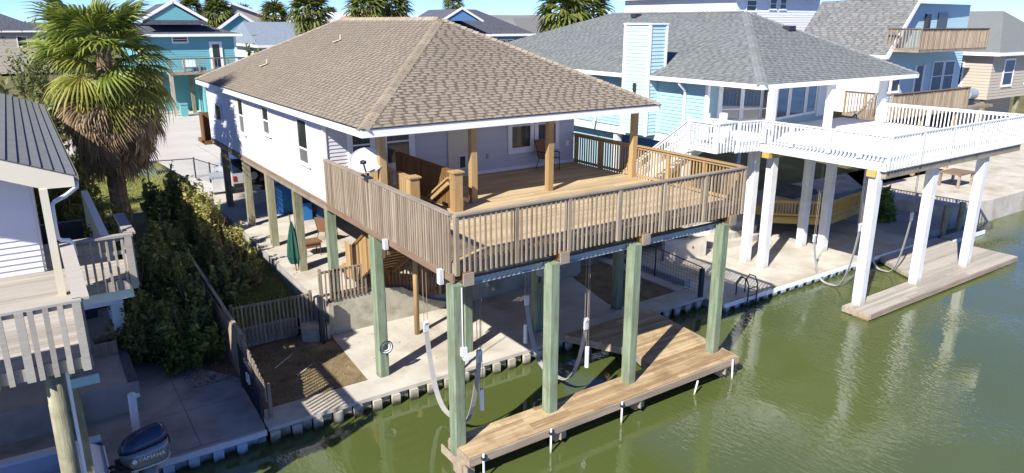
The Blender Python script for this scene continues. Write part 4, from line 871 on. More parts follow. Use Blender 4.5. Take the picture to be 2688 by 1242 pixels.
part('crate_box', MB().box(-6.55,-6.0,8.3,8.32,1.3,1.7).box(-6.55,-6.0,8.78,8.8,1.3,1.7).box(-6.55,-6.53,8.32,8.78,1.3,1.7).box(-6.02,-6.0,8.32,8.78,1.3,1.7).box(-6.53,-6.02,8.32,8.78,1.3,1.33), 'wood_weather', t)
part('handle', MB().tube([(-6.5,8.55,1.7),(-6.3,8.55,1.85),(-6.05,8.55,1.7)],0.02,6), 'wood_brown', t)
t = thing('mooring_pipe', 'white plastic pipe standing on the slab behind the outboard motor', 'pipe', (-6.08,5.0,0.5))
part('pipe', MB().tube([(-6.08,5.0,0.5),(-6.06,4.95,1.62)],0.09,12), 'pvc', t, smooth=True); part('side_branch', MB().tube([(-6.06,4.95,1.5),(-5.9,4.93,1.56)],0.055,10), 'pvc', t, smooth=True)
# boat
bt = thing('motor_boat', 'white motor boat with a big grey outboard at the left seawall', 'boat', (-9,2.4,WZ))
secs = []
for i in range(9):
    t_ = i/8; x = -6.85-5.2*t_; w = 0.98*(1-max(0,t_-0.55)**2*4.2); zz = 1.45+0.25*t_*t_
    secs.append([(x,2.45-w,zz+WZ),(x,2.45-w*0.9,0.85+WZ+0.1*t_),(x,2.45,0.5+WZ+0.5*t_**3),(x,2.45+w*0.9,0.85+WZ+0.1*t_),(x,2.45+w,zz+WZ)])
hb = MB(); vs = [p for s_ in secs for p in s_]; fs = []
for i in range(8):
    for k in range(4): fs.append((i*5+k,i*5+k+1,(i+1)*5+k+1,(i+1)*5+k))
fs.append((4,3,2,1,0)); hb.add(vs, fs); part('hull', hb, 'gelcoat', bt, smooth=False)
gm = MB()
for i in range(8):
    for k, sgn in ((0,1),(4,-1)):
        a_, b_ = V(secs[i][k]), V(secs[i+1][k]); gm.bar(a_+V((0,sgn*0.1,0.01)), b_+V((0,sgn*0.1,0.01)), 0.24, 0.05)
part('gunwale', gm, 'gelcoat', bt, smooth=False)
part('floor', MB().box(-11.2,-6.9,1.7,3.2,1.1,1.13), 'gelcoat', bt)
part('splash_well', MB().extr([(-6.82,1.75,1.2),(-7.5,1.75,1.2),(-7.62,1.75,1.72),(-7.3,1.75,1.74),(-6.82,1.75,1.45)],(0,1.4,0)), 'gelcoat', bt)
part('transom_wing', MB().extr([(-6.8,1.5,1.1),(-6.6,1.5,1.25),(-6.68,1.5,1.42),(-6.95,1.5,1.58),(-7.3,1.5,1.58)],(0,0.3,0)), 'gelcoat', bt)
DZ = 0.42
mo = part('outboard_motor', MB().tube([(-6.12,2.55,-0.2),(-6.12,2.55,0.72+DZ)],[0.14,0.2],12), 'cowl_grey', bt, smooth=True)
# cowl: lofted rounded-box sections, leaning back
def loft(secs, n=20, pw=3.2):
    mb = MB(); vs = []; fs = []
    for (cx, cy, z, ax, ay, tilt) in secs:
        for i in range(n):
            an = 2*math.pi*i/n; ca, sa = math.cos(an), math.sin(an); r = (abs(ca)**pw+abs(sa)**pw)**(-1/pw)
            x = ax*r*ca; vs.append((cx+x, cy+ay*r*sa, z+x*tilt))
    for j in range(len(secs)-1):
        for i in range(n): fs.append((j*n+i,j*n+(i+1)%n,(j+1)*n+(i+1)%n,(j+1)*n+i))
    fs.append(tuple(reversed(range(n)))); fs.append(tuple(range((len(secs)-1)*n,len(secs)*n))); return mb.add(vs, fs)
cx, cy = -6.14, 2.55
part('cowl', loft([(cx+0.02,cy,0.70+DZ,0.34,0.22,0.05),(cx,cy,0.78+DZ,0.44,0.27,0.06),(cx,cy,0.98+DZ,0.47,0.285,0.08),(cx,cy,1.18+DZ,0.47,0.275,0.14)]), 'cowl_grey', mo, smooth=True)
part('cowl_top', loft([(cx,cy,1.183+DZ,0.475,0.28,0.14),(cx+0.01,cy,1.27+DZ,0.46,0.265,0.16),(cx+0.04,cy,1.40+DZ,0.38,0.21,0.2),(cx+0.07,cy,1.46+DZ,0.27,0.14,0.2),(cx+0.08,cy,1.475+DZ,0.1,0.05,0.2)]), 'cowl_blue', mo, smooth=True)
part('seam', loft([(cx,cy,1.172+DZ,0.478,0.284,0.14),(cx,cy,1.186+DZ,0.479,0.285,0.14)]), 'black', mo)
part('latch', MB().box(cx+0.44,cx+0.5,cy-0.06,cy+0.06,1.05+DZ,1.17+DZ), 'black', mo)
part('cowl_stripe', loft([(cx+0.01,cy,0.735+DZ,0.455,0.283,0.06),(cx+0.01,cy,0.765+DZ,0.47,0.295,0.06)]), 'metal_light', mo)
tcu = bpy.data.curves.new('lettering', 'FONT'); tcu.body = 'YAMAHA'; tcu.size = 0.125; tcu.extrude = 0.003; tcu.shear = 0.15
tob = bpy.data.objects.new('lettering_tmp', tcu); COL.objects.link(tob); bpy.context.view_layer.update()
tme = bpy.data.meshes.new_from_object(tob.evaluated_get(bpy.context.evaluated_depsgraph_get())); bpy.data.objects.remove(tob); tme.name = 'lettering'
tme.materials.clear(); tme.materials.append(MT['text_white'])
link('lettering', tme, mo, (cx-0.16,cy-0.292,0.92+DZ), (R(90),-0.07,0))
part('emblem', MB().tube([(cx-0.225,cy-0.283,0.955+DZ),(cx-0.225,cy-0.297,0.955+DZ)],0.05,16), 'text_white', mo)
part('bracket', MB().box(-6.7,-6.4,2.3,2.8,0.8,1.25), 'black', mo)
for q in (-0.12,0.08): part('rigging_tube', MB().tube([(-6.9,2.2+q,1.35),(-6.78,2.05+q,1.5),(-6.66,2.1+q,1.4),(-6.5,2.35,1.2)],0.035,8), 'black', mo, smooth=True)

# ------------------------------------------------------------------ right neighbour: blue house
def hip_roof(th, x0, x1, y0, y1, ez, rx, ry0, ry1, rz, m, mcap, sh=True, e=0.17, fas='trim', fh=0.2, thick=0.02):
    mr = part('roof', MB().add([(x0,y0,ez),(x1,y0,ez),(x1,y1,ez),(x0,y1,ez),(rx,ry0,rz),(rx,ry1,rz)], [(0,1,4),(1,2,5,4),(2,3,5),(3,0,4,5)]), m, th)
    if sh:
        s1 = V((0,ry0-y0,rz-ez)); shingles(mr, (x0,y0-0.02,ez-0.005), (1,0,0), s1, [(0,0),(x1-x0,0),(rx-x0,s1.length)], e, m, thick=thick, wmin=0.22, wmax=0.4, m_shadow='shingle_grey_shadow')
        s1 = V((rx-x0,0,rz-ez)); shingles(mr, (x0-0.02,y1,ez-0.005), (0,-1,0), s1, [(0,0),(y1-y0,0),(y1-ry0,s1.length),(y1-ry1,s1.length)], e, m, thick=thick, wmin=0.22, wmax=0.4, m_shadow='shingle_grey_shadow')
        hip_caps(mr, (x0,y0,ez+0.02), (rx,ry0,rz+0.02), mcap, 0.42, 0.3); hip_caps(mr, (x1,y0,ez+0.02), (rx,ry0,rz+0.02), mcap, 0.4, 0.3); hip_caps(mr, (rx,ry1,rz+.02), (rx,ry0,rz+.02), mcap, 0.4, 0.3, name='ridge_cap')
    f = MB(); f.box(x0-0.02,x1+0.02,y0-0.04,y0-0.001,ez-fh,ez-0.012); part('fascia', f, fas, th)
    part('fascia', MB().box(x0-0.04,x0-0.001,y0,y1,ez-fh,ez-0.012), fas, th); part('soffit', MB().box(x0,x1,y0,y1,ez-fh+0.01,ez-fh+0.03), 'white_paint', th)
    return mr
bh = thing('blue_house', 'powder blue stilt house with grey hip roof and boxed chimney', 'house', (24,17,1.25))
broof = hip_roof(bh, 16.45, 27.9, 5.0, 29.5, 7.80, 24.1, 12.2, 22.3, 10.62, 'shingle_grey', 'hip_cap_grey')
BF = 5.2
A_, B_, C_, D_, E_ = (17.0,8.17), (18.7,9.0), (21.3,7.95), (27.0,8.9), (31.0,9.3)
part('wall', MB().prism([(17.03,8.2),(18.72,9.03),(21.3,7.98),(27,8.93),(27,29),(17.03,29)],BF,7.62), 'siding_blue', bh)
FBL = (V((17.03,29,0)),V((0,-1,0)),V((-1,0,0)))
part('siding', siding(bh, FBL, 29-8.2, BF, 7.6, 0.155, 'siding_blue', single=False), 'siding_blue', bh)
FAB, lAB = wall_ab((17.03,8.2),(18.72,9.03)); part('siding', siding(bh, FAB, lAB, BF, 7.6, 0.155, 'siding_blue', single=False), 'siding_blue', bh)
for (x, y) in ((17.0,8.17),(18.7,9.0)): part('corner_trim', MB().box(x-0.06,x+0.1,y-0.08,y+0.06,BF,7.6), 'trim', bh)
FBC, lBC = wall_ab((18.72,9.03),(21.3,7.98)); FCD, lCD = wall_ab((21.3,7.98),(27,8.93))
for u0, u1 in ((0.22,1.1),(1.28,2.1),(2.22,2.68)): window(bh, FBC, u0, u1, 5.85, 7.4, 0.1, 0.3, 'glass_bright', sill=False)
for u0, u1 in ((0.35,1.35),(1.65,3.1),(3.4,4.3)): window(bh, FCD, u0, u1, 5.85, 7.4, 0.12, 0, 'glass_bright', sill=False)
part('patio_door', MB().frame(FCD,4.55,5.5,5.56,7.4,0,0.05), 'trim', bh)
part('floor_beam', MB().prism([(17.05,8.25),(27,9.0),(27,29),(17.05,29)],BF-0.4,BF-0.003), 'siding_bluewhite', bh)
# chimney chase
ch = part('chimney', MB().box(16.42,17.02,11.15,12.75,5.05,7.55).box(16.42,17.42,11.15,12.75,7.551,9.98), 'siding_blue2', bh)
for F_, ln, z0, z1 in (((V((16.42,12.75,0)),V((0,-1,0)),V((-1,0,0))),1.6,5.05,9.95),((V((16.42,11.15,0)),V((1,0,0)),V((0,-1,0))),1.0,7.56,9.95),((V((16.42,11.15,0)),V((1,0,0)),V((0,-1,0))),0.58,5.05,7.54)):
    part('siding', siding(ch, F_, ln, z0, z1, 0.16, 'siding_blue2', single=False), 'siding_blue2', ch)
for y in (11.15,12.75): part('corner_trim', MB().box(16.36,16.47,y-0.06,y+0.06,5.02,9.99), 'trim', ch)
part('corner_trim', MB().box(17.37,17.48,11.09,11.21,8.0,9.99), 'trim', ch)
part('chimney_cap', MB().box(16.34,17.50,11.07,12.83,9.992,10.06), 'trim', ch)
part('wall_lantern', MB().box(16.28,16.39,11.85,11.99,7.1,7.4).extr([(16.28,11.85,7.1),(16.39,11.85,7.1),(16.335,11.85,6.98)],(0,0.14,0)), 'dark_metal', ch)
for y in (9.35,15.3):
    part('downspout', MB().tube([(16.5,y,7.62),(16.55,y,7.5),(16.9,y,7.25),(16.93,y,7.1),(16.93,y,5.3),(16.7,y,5.1)],0.06,8), 'trim', bh, smooth=True)
for x, y, dx in ((23.4,19.5,0.25),(24.6,9.9,0.25)):
    z = 7.80+(y-5.0)/7.2*2.82 if y < 12 else 7.8+(x-16.45)/7.65*2.82
    part('roof_vent', MB().box(x-0.25,x+0.25,y-0.2,y+0.2,z,z+0.22), 'dark_metal', bh)
for x, y in ((17.0,4.9),(21.35,5.2),(26.05,5.55)): part('porch_post', MB().box(x-0.13,x+0.13,y-0.13,y+0.13,5.55,7.62), 'white_wood', bh)
for x in (17.3,22,26.7):
    for y in (9.4,14,19,24,28): part('pile', MB().box(x-0.14,x+0.14,y-0.14,y+0.14,1.0,4.8), 'white_wood', bh)
part('garage_wall', MB().box(17.6,26.8,20.5,20.7,1.4,4.8), 'siding_navy', bh); part('garage_wall', MB().box(17.5,17.6,14.2,20.7,1.4,4.8), 'siding_blue', bh)

# white deck
wd = thing('white_deck', 'white painted deck and railing of the blue house on square posts', 'deck', (21,2.5,0))
WD = 5.55
poly = [(16.5,-0.2),(26.9,-0.2),(26.6,8.0),(21.3,7.85),(18.7,8.9),(17.05,8.1),(15.12,6.4),(15.2,5.0),(16.4,4.8)]
yw = -0.18
def xspan(y):
    us = []
    for k in range(len(poly)):
        a, b = poly[k], poly[(k+1)%len(poly)]
        if (a[1]-y)*(b[1]-y) <= 0 and a[1] != b[1]: us.append(a[0]+(b[0]-a[0])*(y-a[1])/(b[1]-a[1]))
    return (min(us), max(us)) if len(us) > 1 else None
while yw < 7.7:
    s_ = xspan(yw+0.07)
    if s_: piece('plank', (round(s_[1]-s_[0],2),0.138,0.035), 'white_paint', ((s_[0]+s_[1])/2,yw+0.07,WD-0.018), wd)
    yw += 0.142
rims = [((16.5,-0.2),(26.9,-0.2)),((16.4,4.8),(16.5,-0.2)),((15.2,5.0),(16.4,4.8)),((15.12,6.4),(15.2,5.0))]
for a, b in rims: part('rim_joist', MB().bar((*a,WD-0.15),(*b,WD-0.15),0.05,0.27), 'white_wood', wd)
def wrail(a, b, posts, zb=WD-0.24, off=(0,0), sp=0.15): railing(wd, a, b, WD, 6.48, zb, posts, 'white_wood', 'white_wood', 'white_wood', sp=sp, bw=0.045, cap=(0.13,0.045), post=0.1, off=off)
wrail((16.5,-0.22), (26.9,-0.22), (0.05,2.1,4.2,6.3,8.4,10.3), off=(0,-0.04), sp=0.19)
wrail((16.38,4.8), (16.48,-0.15), (0.1,1.3,2.9,4.0), off=(-0.03,0), zb=WD+0.06)
wrail((15.2,4.98), (16.3,4.78), (0.05,), off=(0,-0.04)); wrail((15.1,6.4), (15.18,5.05), (0.05,0.7), off=(-0.03,0), zb=WD+0.05)
wrail((26.3,5.5), (26.9,-0.1), (0.1,2.0,3.9), zb=WD+0.06)
for a, b in (((16.6,-0.08),(26.8,-0.08)),((16.6,4.5),(26.6,4.5)),): part('beam', MB().bar((*a,WD-0.42),(*b,WD-0.42),0.2,0.26), 'wood_weather_h', wd)
for (x, y, zb) in ((17.05,5.5,0.35),(17.0,4.6,0.35),(20.9,5.5,0.35),(21.0,4.52,0.35),(24.9,5.0,0.35),(16.6,0.15,-0.6),(20.45,0.15,-0.6),(24.3,0.1,-0.6)):
    part('post', MB().box(x-0.16,x+0.16,y-0.16,y+0.16,zb,WD-0.29), 'white_wood', wd)
for (x, y) in ((16.42,4.45),(16.45,0.2)): part('beam_end', MB().box(x-0.12,x+0.1,y-0.16,y+0.16,WD-0.5,WD-0.29), 'wood_yellow', wd)
ws = thing('white_stair', 'white painted stair running down beside the blue house wall', 'stair', (14.6,9,1.6))
n = 17; ya, yb, za, zb = 6.42, 11.6, WD, 1.7
for i in range(n): piece('tread', (1.0,0.29,0.045), 'white_paint', (14.62,ya+(yb-ya)*(i+0.5)/n,za-(za-zb)*(i+1)/n), ws)
for x in (14.1,15.14):
    part('stringer', MB().bar((x,ya,za-0.16),(x,yb,zb-0.1),0.05,0.3), 'white_wood', ws)
    part('handrail', MB().bar((x,ya,za+0.92),(x,yb,zb+0.98),0.13,0.05).bar((x,ya,za+0.83),(x,yb,zb+0.89),0.04,0.08), 'white_wood', ws)
    for i in range(36):
        y = ya+(yb-ya)*(i+0.5)/36; zc = za+(zb-za)*(i+0.5)/36; piece('baluster', (0.045,0.045,0.98), 'white_wood', (x,y,zc+0.36), ws)
    for i in (0,3):
        y = ya+(yb-ya)*i/3; piece('newel', (0.12,0.12,1.3), 'white_wood', (x,y,za+(zb-za)*i/3+0.45), ws)
part('landing', MB().box(14.05,15.1,5.05,6.4,WD-0.2,WD-0.04), 'white_wood', ws)
wrail((14.07,6.4), (14.07,5.05), (0.05,1.3), zb=WD-0.1); wrail((14.07,5.02),(15.1,5.02),(0.05,), zb=WD-0.2, off=(0,-0.03))
piece('landing_post', (0.22,0.22,1.15), 'white_paint', (15.55,6.0,6.1), wd)

yd = thing('yellow_deck', 'low new yellow pine deck under the white deck', 'deck', (24,7,0.4))
yp = [(22.8,5.5),(26.6,6.0),(26.6,9.0),(20.9,9.0),(20.9,7.3)]
part('floor', MB().prism(yp,1.33,1.38), 'wood_yellow', yd)
for a, b in ((yp[4],yp[0]),(yp[0],yp[1])):
    part('rim_joist', MB().bar((*a,1.2),(*b,1.2),0.05,0.24), 'wood_yellow', yd)
    L_ = (V(b)-V(a)).length
    railing(yd, a, b, 1.38, 2.18, 1.48, (0.05,L_/2,L_-0.05), 'wood_yellow', 'wood_yellow', 'wood_yellow', sp=0.13, bw=0.04, bottom_rail=1.5, pz=1.0)
for x, y in ((22.85,5.6),(20.95,7.3),(26.5,6.1)): piece('leg', (0.14,0.14,0.9), 'wood_yellow', (x,y,0.85), yd)
bs = thing('covered_spa', 'grey covered spa tub standing on the yellow deck', 'spa', (23.2,7.6,1.38))
part('tub', MB().box(22.0,23.9,6.9,8.5,1.385,2.15), 'concrete_grey', bs); part('cover', MB().extr([(21.95,6.85,2.153),(23.95,6.85,2.153),(23.7,6.85,2.4),(22.2,6.85,2.4)],(0,1.7,0)), 'shingle_slate', bs)
t = thing('stone_block', 'pale concrete block beside the steps at the blue house slab', 'block', (15.5,7,0.4)); part('block', MB().prism([(14.2,7.4),(16.2,6.9),(16.25,7.1),(14.3,7.65)],0.4,1.25), 'concrete', t); part('tap_plate', MB().box(15.5,15.58,7.03,7.07,0.85,0.93), 'wood_brown', t)
t = thing('concrete_steps', 'three curved concrete steps leading up from the right slab', 'steps', (18.5,7.8,0.4))
for i in range(3): part('step', MB().prism([(17.3+0.1*i,7.15+0.35*i),(18.6,7.0+0.35*i),(20.4,7.2+0.35*i),(20.4,8.6),(17.2,8.6)],0.402,0.68+0.28*i), 'concrete', t)
t = thing('low_curb', 'narrow concrete kerb edging the shaded dirt by the iron fence', 'kerb', (12,5,0.4))
part('kerb', MB().prism([(11.76,4.42),(12.40,4.42),(12.40,9),(11.76,9)],0.2,0.56), 'concrete', t); part('wall_stub', MB().box(12.41,12.75,4.6,9,0.41,0.75), 'concrete_grey', t)
fe = thing('wire_fence', 'dark wire fence with slim posts along the shaded kerb', 'fence', (12.3,5,0.5))
fp = [(12.2,9.0,1.75),(12.25,6.0,1.72),(12.1,3.55,1.66)]
for x, y, z in fp: part('post', MB().tube([(x,y,0.4),(x,y,z)],0.03,8), 'dark_metal', fe)
for a, b in zip(fp, fp[1:]): part('top_rail', MB().tube([a,b],0.02,6), 'dark_metal', fe)
part('corner_plate', MB().box(12.05,12.2,3.5,3.62,0.5,1.6), 'dark_metal', fe)
wm = MB()
for a, b in zip(fp, fp[1:]):
    a_, b_ = V(a), V(b); nn = int((b_-a_).length/0.14)
    for i in range(nn): p = a_.lerp(b_,i/nn); wm.bar((p.x,p.y,0.55),(p.x,p.y,p.z),0.006,0.006)
    for k in range(8): wm.bar((a_.x,a_.y,0.6+k*0.14),(b_.x,b_.y,0.6+k*0.14),0.006,0.006)
part('wire_mesh', wm, 'dark_metal', fe)
ldr = thing('dock_ladder', 'dark metal ladder rail curving over the white capped seawall', 'ladder', (13.9,2.7,0))
for x in (13.6,14.1): part('side_rail', MB().tube([(x,2.62,-0.5),(x,2.62,0.9),(x,2.75,1.15),(x,3.0,1.15),(x,3.15,0.9),(x,3.15,0.4)],0.025,8), 'dark_metal', ldr, smooth=True)
for z in (-0.1,0.2,0.5,0.8): part('rung', MB().tube([(13.6,2.62,z),(14.1,2.62,z)],0.02,6), 'dark_metal', ldr)

# right dock
rd = thing('grey_dock', 'weathered grey plank dock in front of the white deck posts', 'dock', (21,-0.3,WZ)); QZ = 0.36
for i in range(7):
    yq = -0.62+i*0.143; cuts = [16.1,19.3+random.uniform(-1,1),23.2+random.uniform(-1,1),27.5]
    for p, q in zip(cuts, cuts[1:]): piece('plank', (round(q-p-0.01,2),0.136,0.04), 'gray_plank', ((p+q)/2,yq+0.07,QZ-0.02+random.uniform(-.003,.003)), rd)
for i in range(17):
    yq = 0.39+i*0.143; xl = 21.3+(yq-0.4)*0.42 if yq < 1.2 else 21.65+(yq-1.2)*0.6
    piece('plank', (round(27.5-xl,2),0.136,0.04), 'gray_plank', ((27.5+xl)/2,yq+0.07,QZ-0.02), rd)
part('fascia', MB().box(16.05,27.5,-0.67,-0.625,QZ-0.2,QZ-0.015), 'dock_fascia', rd); part('fascia', MB().box(16.02,16.09,-0.62,0.4,QZ-0.22,QZ-0.015), 'dock_fascia', rd)
part('fascia', MB().bar((21.28,0.4,QZ-0.1),(21.62,1.2,QZ-0.1),0.08,0.2).bar((21.62,1.22,QZ-0.1),(22.55,2.75,QZ-0.1),0.08,0.2), 'white_wood', rd)
for x in (16.3,20.4,24.3): part('support_block', MB().box(x-0.25,x+0.25,-0.6,0.0,-0.1,QZ-0.2).tube([(x+0.4,-0.5,-0.3),(x+0.4,-0.5,QZ-0.2)],0.08,8), 'wood_honey', rd)
sling('pale looped boat lift sling left of the white dock post', (18.1,3.1,1.75), (18.2,1.35,2.6), 0.15, WD-0.5, 0.13)
sling('pale boat lift sling hanging between the two white dock posts', (21.3,2.6,1.9), (21.4,1.1,2.6), 0.2, WD-0.5, 0.13)

# second house on the right
h2 = thing('gabled_blue_house', 'tall pale blue gabled house with brown balcony at the right edge', 'house', (38,15,1.3))
GX0, GXp, GX1, GY0, GY1 = 35.75, 38.55, 46.6, 11.0, 17.0
gz0, gzp = 8.45, 11.45
part('wall', MB().box(GX0+0.45,GX1-0.45,GY0+0.5,GY1,4.6,gz0-0.1), 'white_paint', h2)  # white body colour carries the full sun on the side wall
part('gable', MB().extr([(GX0+0.45,GY0+0.5,gz0-0.098),(GX1-0.45,GY0+0.5,gz0-0.098),(GX1-0.45,GY0+0.5,gzp-0.2),(GXp+0.1,GY0+0.5,gzp-0.2)],(0,0.2,0)), 'siding_blue2', h2)
FG = WALLY(GY0+0.5, GX0+0.45); part('siding', siding(h2, FG, GX1-GX0-0.9, 4.6, gz0-0.1, 0.16, 'siding_blue2', single=False), 'siding_blue2', h2)
gs = MB()
for i in range(17):
    a = gz0-0.09+i*0.16; t_ = min(1, (a-gz0)/(gzp-gz0)); xa = GX0+0.6+(GXp-GX0)*max(0,t_)
    gs.frame(WALLY(GY0+0.5,0),xa,GX1-0.5,a,a+0.15,0,0.02)
part('gable_siding', gs, 'siding_blue2', h2)
FS = (V((GX0+0.45,GY1,0)),V((0,-1,0)),V((-1,0,0))); part('siding', siding(h2, FS, GY1-GY0-0.5, 4.6, gz0-0.1, 0.16, 'white_paint', single=False), 'white_paint', h2)  # side boards whiter than the blue front: sunlight put into their colour
pz = lambda x: gz0-0.2 if x == GX0 else (gzp if x == GXp else gzp+0.4)
r2 = part('roof', MB().extr([(GX0,GY0,gz0-0.2),(GXp,GY0,gzp),(GX1,GY0,gzp+0.4),(GX1,GY0,gzp+0.2),(GXp,GY0,gzp-0.2),(GX0,GY0,gz0-0.4)],(0,GY1-GY0+0.5,0)), 'shingle_grey2', h2)
s1 = V((GXp-GX0,0,gzp-gz0+0.2)); shingles(r2, (GX0-0.02,GY1+0.5,gz0-0.2), (0,-1,0), s1, [(0,0),(GY1+0.5-GY0,0),(GY1+0.5-GY0,s1.length),(0,s1.length)], 0.17, 'shingle_grey2', thick=0.02, wmin=0.25, wmax=0.45, m_shadow='shingle_grey_shadow')
part('rake_trim', MB().extr([(GX0-0.05,GY0-0.06,gz0-0.2),(GXp,GY0-0.06,gzp+0.02),(GX1,GY0-0.06,gzp+0.42),(GX1,GY0-0.06,gzp+0.2),(GXp+0.05,GY0-0.06,gzp-0.24),(GX0+0.2,GY0-0.06,gz0-0.45),(GX0-0.05,GY0-0.06,gz0-0.45)],(0,0.055,0)), 'trim', h2)
part('eave_trim', MB().box(GX0-0.06,GX0-0.01,GY0,GY1+0.5,gz0-0.45,gz0-0.22), 'trim', h2)
part('rear_wing', MB().box(GXp+1,GX1,GY1+0.52,26,4.6,8.4), 'siding_bluewhite', h2)
FGo = (V((0,GY0+0.47,0)),V((1,0,0)),V((0,-1,0)))
for u0, u1, v0, v1 in ((36.5,37.3,6.0,7.15),(37.6,38.4,6.0,7.15)): window(h2, FGo, u0, u1, v0, v1, 0.1, 0.6, 'glass')
part('door', MB().frame(FGo,40.3,41.1,5.0,7.4,0,0.04), 'glass', h2); part('door_trim', MB().frame(FGo,40.1,40.3,5.0,7.5,0,0.06).frame(FGo,41.1,41.35,5.0,7.5,0,0.06), 'trim', h2)
for u0, u1 in ((42.4,43.6),(43.9,45.1)): window(h2, FGo, u0, u1, 5.8, 7.6, 0.1, 0.5, 'glass')
part('balcony_floor', MB().box(36.2,44.5,9.4,11.5,8.42,8.62), 'wood_weather_h', h2)
railing(h2, (36.2,9.4), (44.5,9.4), 8.62, 9.78, 8.58, (0.05,2.7,5.4,8.2), 'wood_weather', 'wood_rim', 'wood_weather', sp=0.17, bw=0.06)
railing(h2, (36.2,11.4), (36.2,9.45), 8.62, 9.78, 8.58, (0.05,), 'wood_weather', 'wood_rim', 'wood_weather', sp=0.17, bw=0.06)
part('balcony_door', MB().frame(FGo,42.0,43.2,8.63,10.7,0,0.05), 'glass', h2); part('balcony_lamp', MB().frame(FGo,40.4,40.7,9.5,10.6,0,0.25), 'dark_metal', h2)
bd = thing('brown_deck', 'weathered brown deck and stair below the gabled blue house', 'deck', (36,7.5,1.3))
part('floor', MB().box(32.6,45,8.6,11.45,4.85,5.02), 'wood_weather_h', bd)
railing(bd, (32.6,8.6), (41.5,8.6), 5.02, 6.3, 4.9, (0.05,2.2,4.4,6.6,8.8), 'wood_weather', 'wood_rim', 'wood_weather', sp=0.17, bw=0.055)
railing(bd, (32.6,11.4), (32.6,8.7), 5.02, 6.3, 4.9, (0.05,1.3), 'wood_weather', 'wood_weather_h', 'wood_honey', sp=0.17, bw=0.05)
for x in (32.8,36.5,40.5): piece('post', (0.2,0.2,3.6), 'wood_honey', (x,8.8,3.05), bd)
stt = thing('brown_stair', 'weathered brown stair rising to the deck of the gabled house', 'stair', (30,9.2,3))
for i in range(12): piece('tread', (0.3,1.0,0.04), 'wood_weather_h', (28.9+i*0.3,9.9,3.2+i*0.15), stt)
part('stringer', MB().bar((28.8,9.4,3.1),(32.4,9.4,4.9),0.05,0.25), 'wood_weather', stt); part('handrail', MB().bar((28.8,9.4,4.3),(32.4,9.4,6.25),0.1,0.05), 'wood_weather_h', stt)
for i in range(20): piece('baluster', (0.055,0.055,1.05), 'wood_weather', (28.9+i*0.18,9.4,3.75+i*0.094), stt)
t = thing('grill_barrel', 'grey barrel grill on the brown deck at the right edge', 'grill', (43,9.5,5.02)); part('barrel', MB().tube([(42.6,9.3,5.7),(43.6,9.3,5.7)],0.35,16), 'metal', t); part('stand', MB().box(42.7,43.5,9.1,9.5,5.02,5.36), 'dark_metal', t)
t = thing('picnic_table', 'brown timber table on the sunny slab at the right edge', 'table', (35.6,5.8,1.25))
part('table_top', MB().box(34.9,36.6,5.4,6.6,1.98,2.06), 'wood_rim', t)
for x in (35.0,36.5):
    for y in (5.5,6.5): piece('leg', (0.12,0.12,0.72), 'wood_weather', (x,y,1.615), t)
t = thing('plastic_bucket', 'small white bucket on the sunny slab near the table', 'bucket', (34.6,6.9,1.25)); part('pail', MB().tube([(34.6,6.9,1.26),(34.6,6.9,1.6)],[0.16,0.2],14), 'white_paint', t); part('handle', MB().tube([(34.4,6.9,1.58),(34.6,6.85,1.75),(34.8,6.9,1.58)],0.012,5), 'metal', t)
pf = thing('yellow_picket_rail', 'low yellow rail of short pickets along the far slab edge', 'fence', (31,5.5,1.2))
for i in range(26):
    x = 29.4+i*0.16; piece('picket', (0.09,0.04,0.45), 'wood_yellow', (x,6.4-(x-29.4)*0.62,0.98), pf, (0,0,-0.55))
part('rail', MB().bar((29.3,6.42,1.2),(33.6,3.75,1.2),0.14,0.05), 'wood_yellow', pf)
for i, (x, y, lab) in enumerate(((28.4,2.95,'grey mooring post left of its pair by the far inlet'),(29.7,2.85,'grey mooring post right of its pair by the far inlet'))):
    t = thing('mooring_post', lab, 'post', (x,y,0.0)); part('shaft', MB().tube([(x,y,-0.4),(x,y,1.75)],0.13,10), 'pile_olive', t); part('cleat', MB().box(x+0.1,x+0.35,y-0.04,y+0.04,1.45,1.55), 'metal', t)
t = thing('swim_platform', 'small white floating platform at the far inlet', 'dock', (29,2.4,0.1)); part('float', MB().box(27.9,31,2.2,2.8,0.05,0.32), 'concrete', t); part('edge', MB().box(27.88,31.02,2.17,2.195,0.12,0.3), 'trim', t)
t = thing('beach_bag', 'red and white bag hanging by the far mooring posts', 'bag', (30.6,2.6,0.4)); part('bag_body', MB().box(30.4,30.8,2.45,2.7,0.33,1.3), 'tail_red', t); part('bag_flap', MB().box(30.38,30.6,2.43,2.448,0.9,1.6), 'white_paint', t)

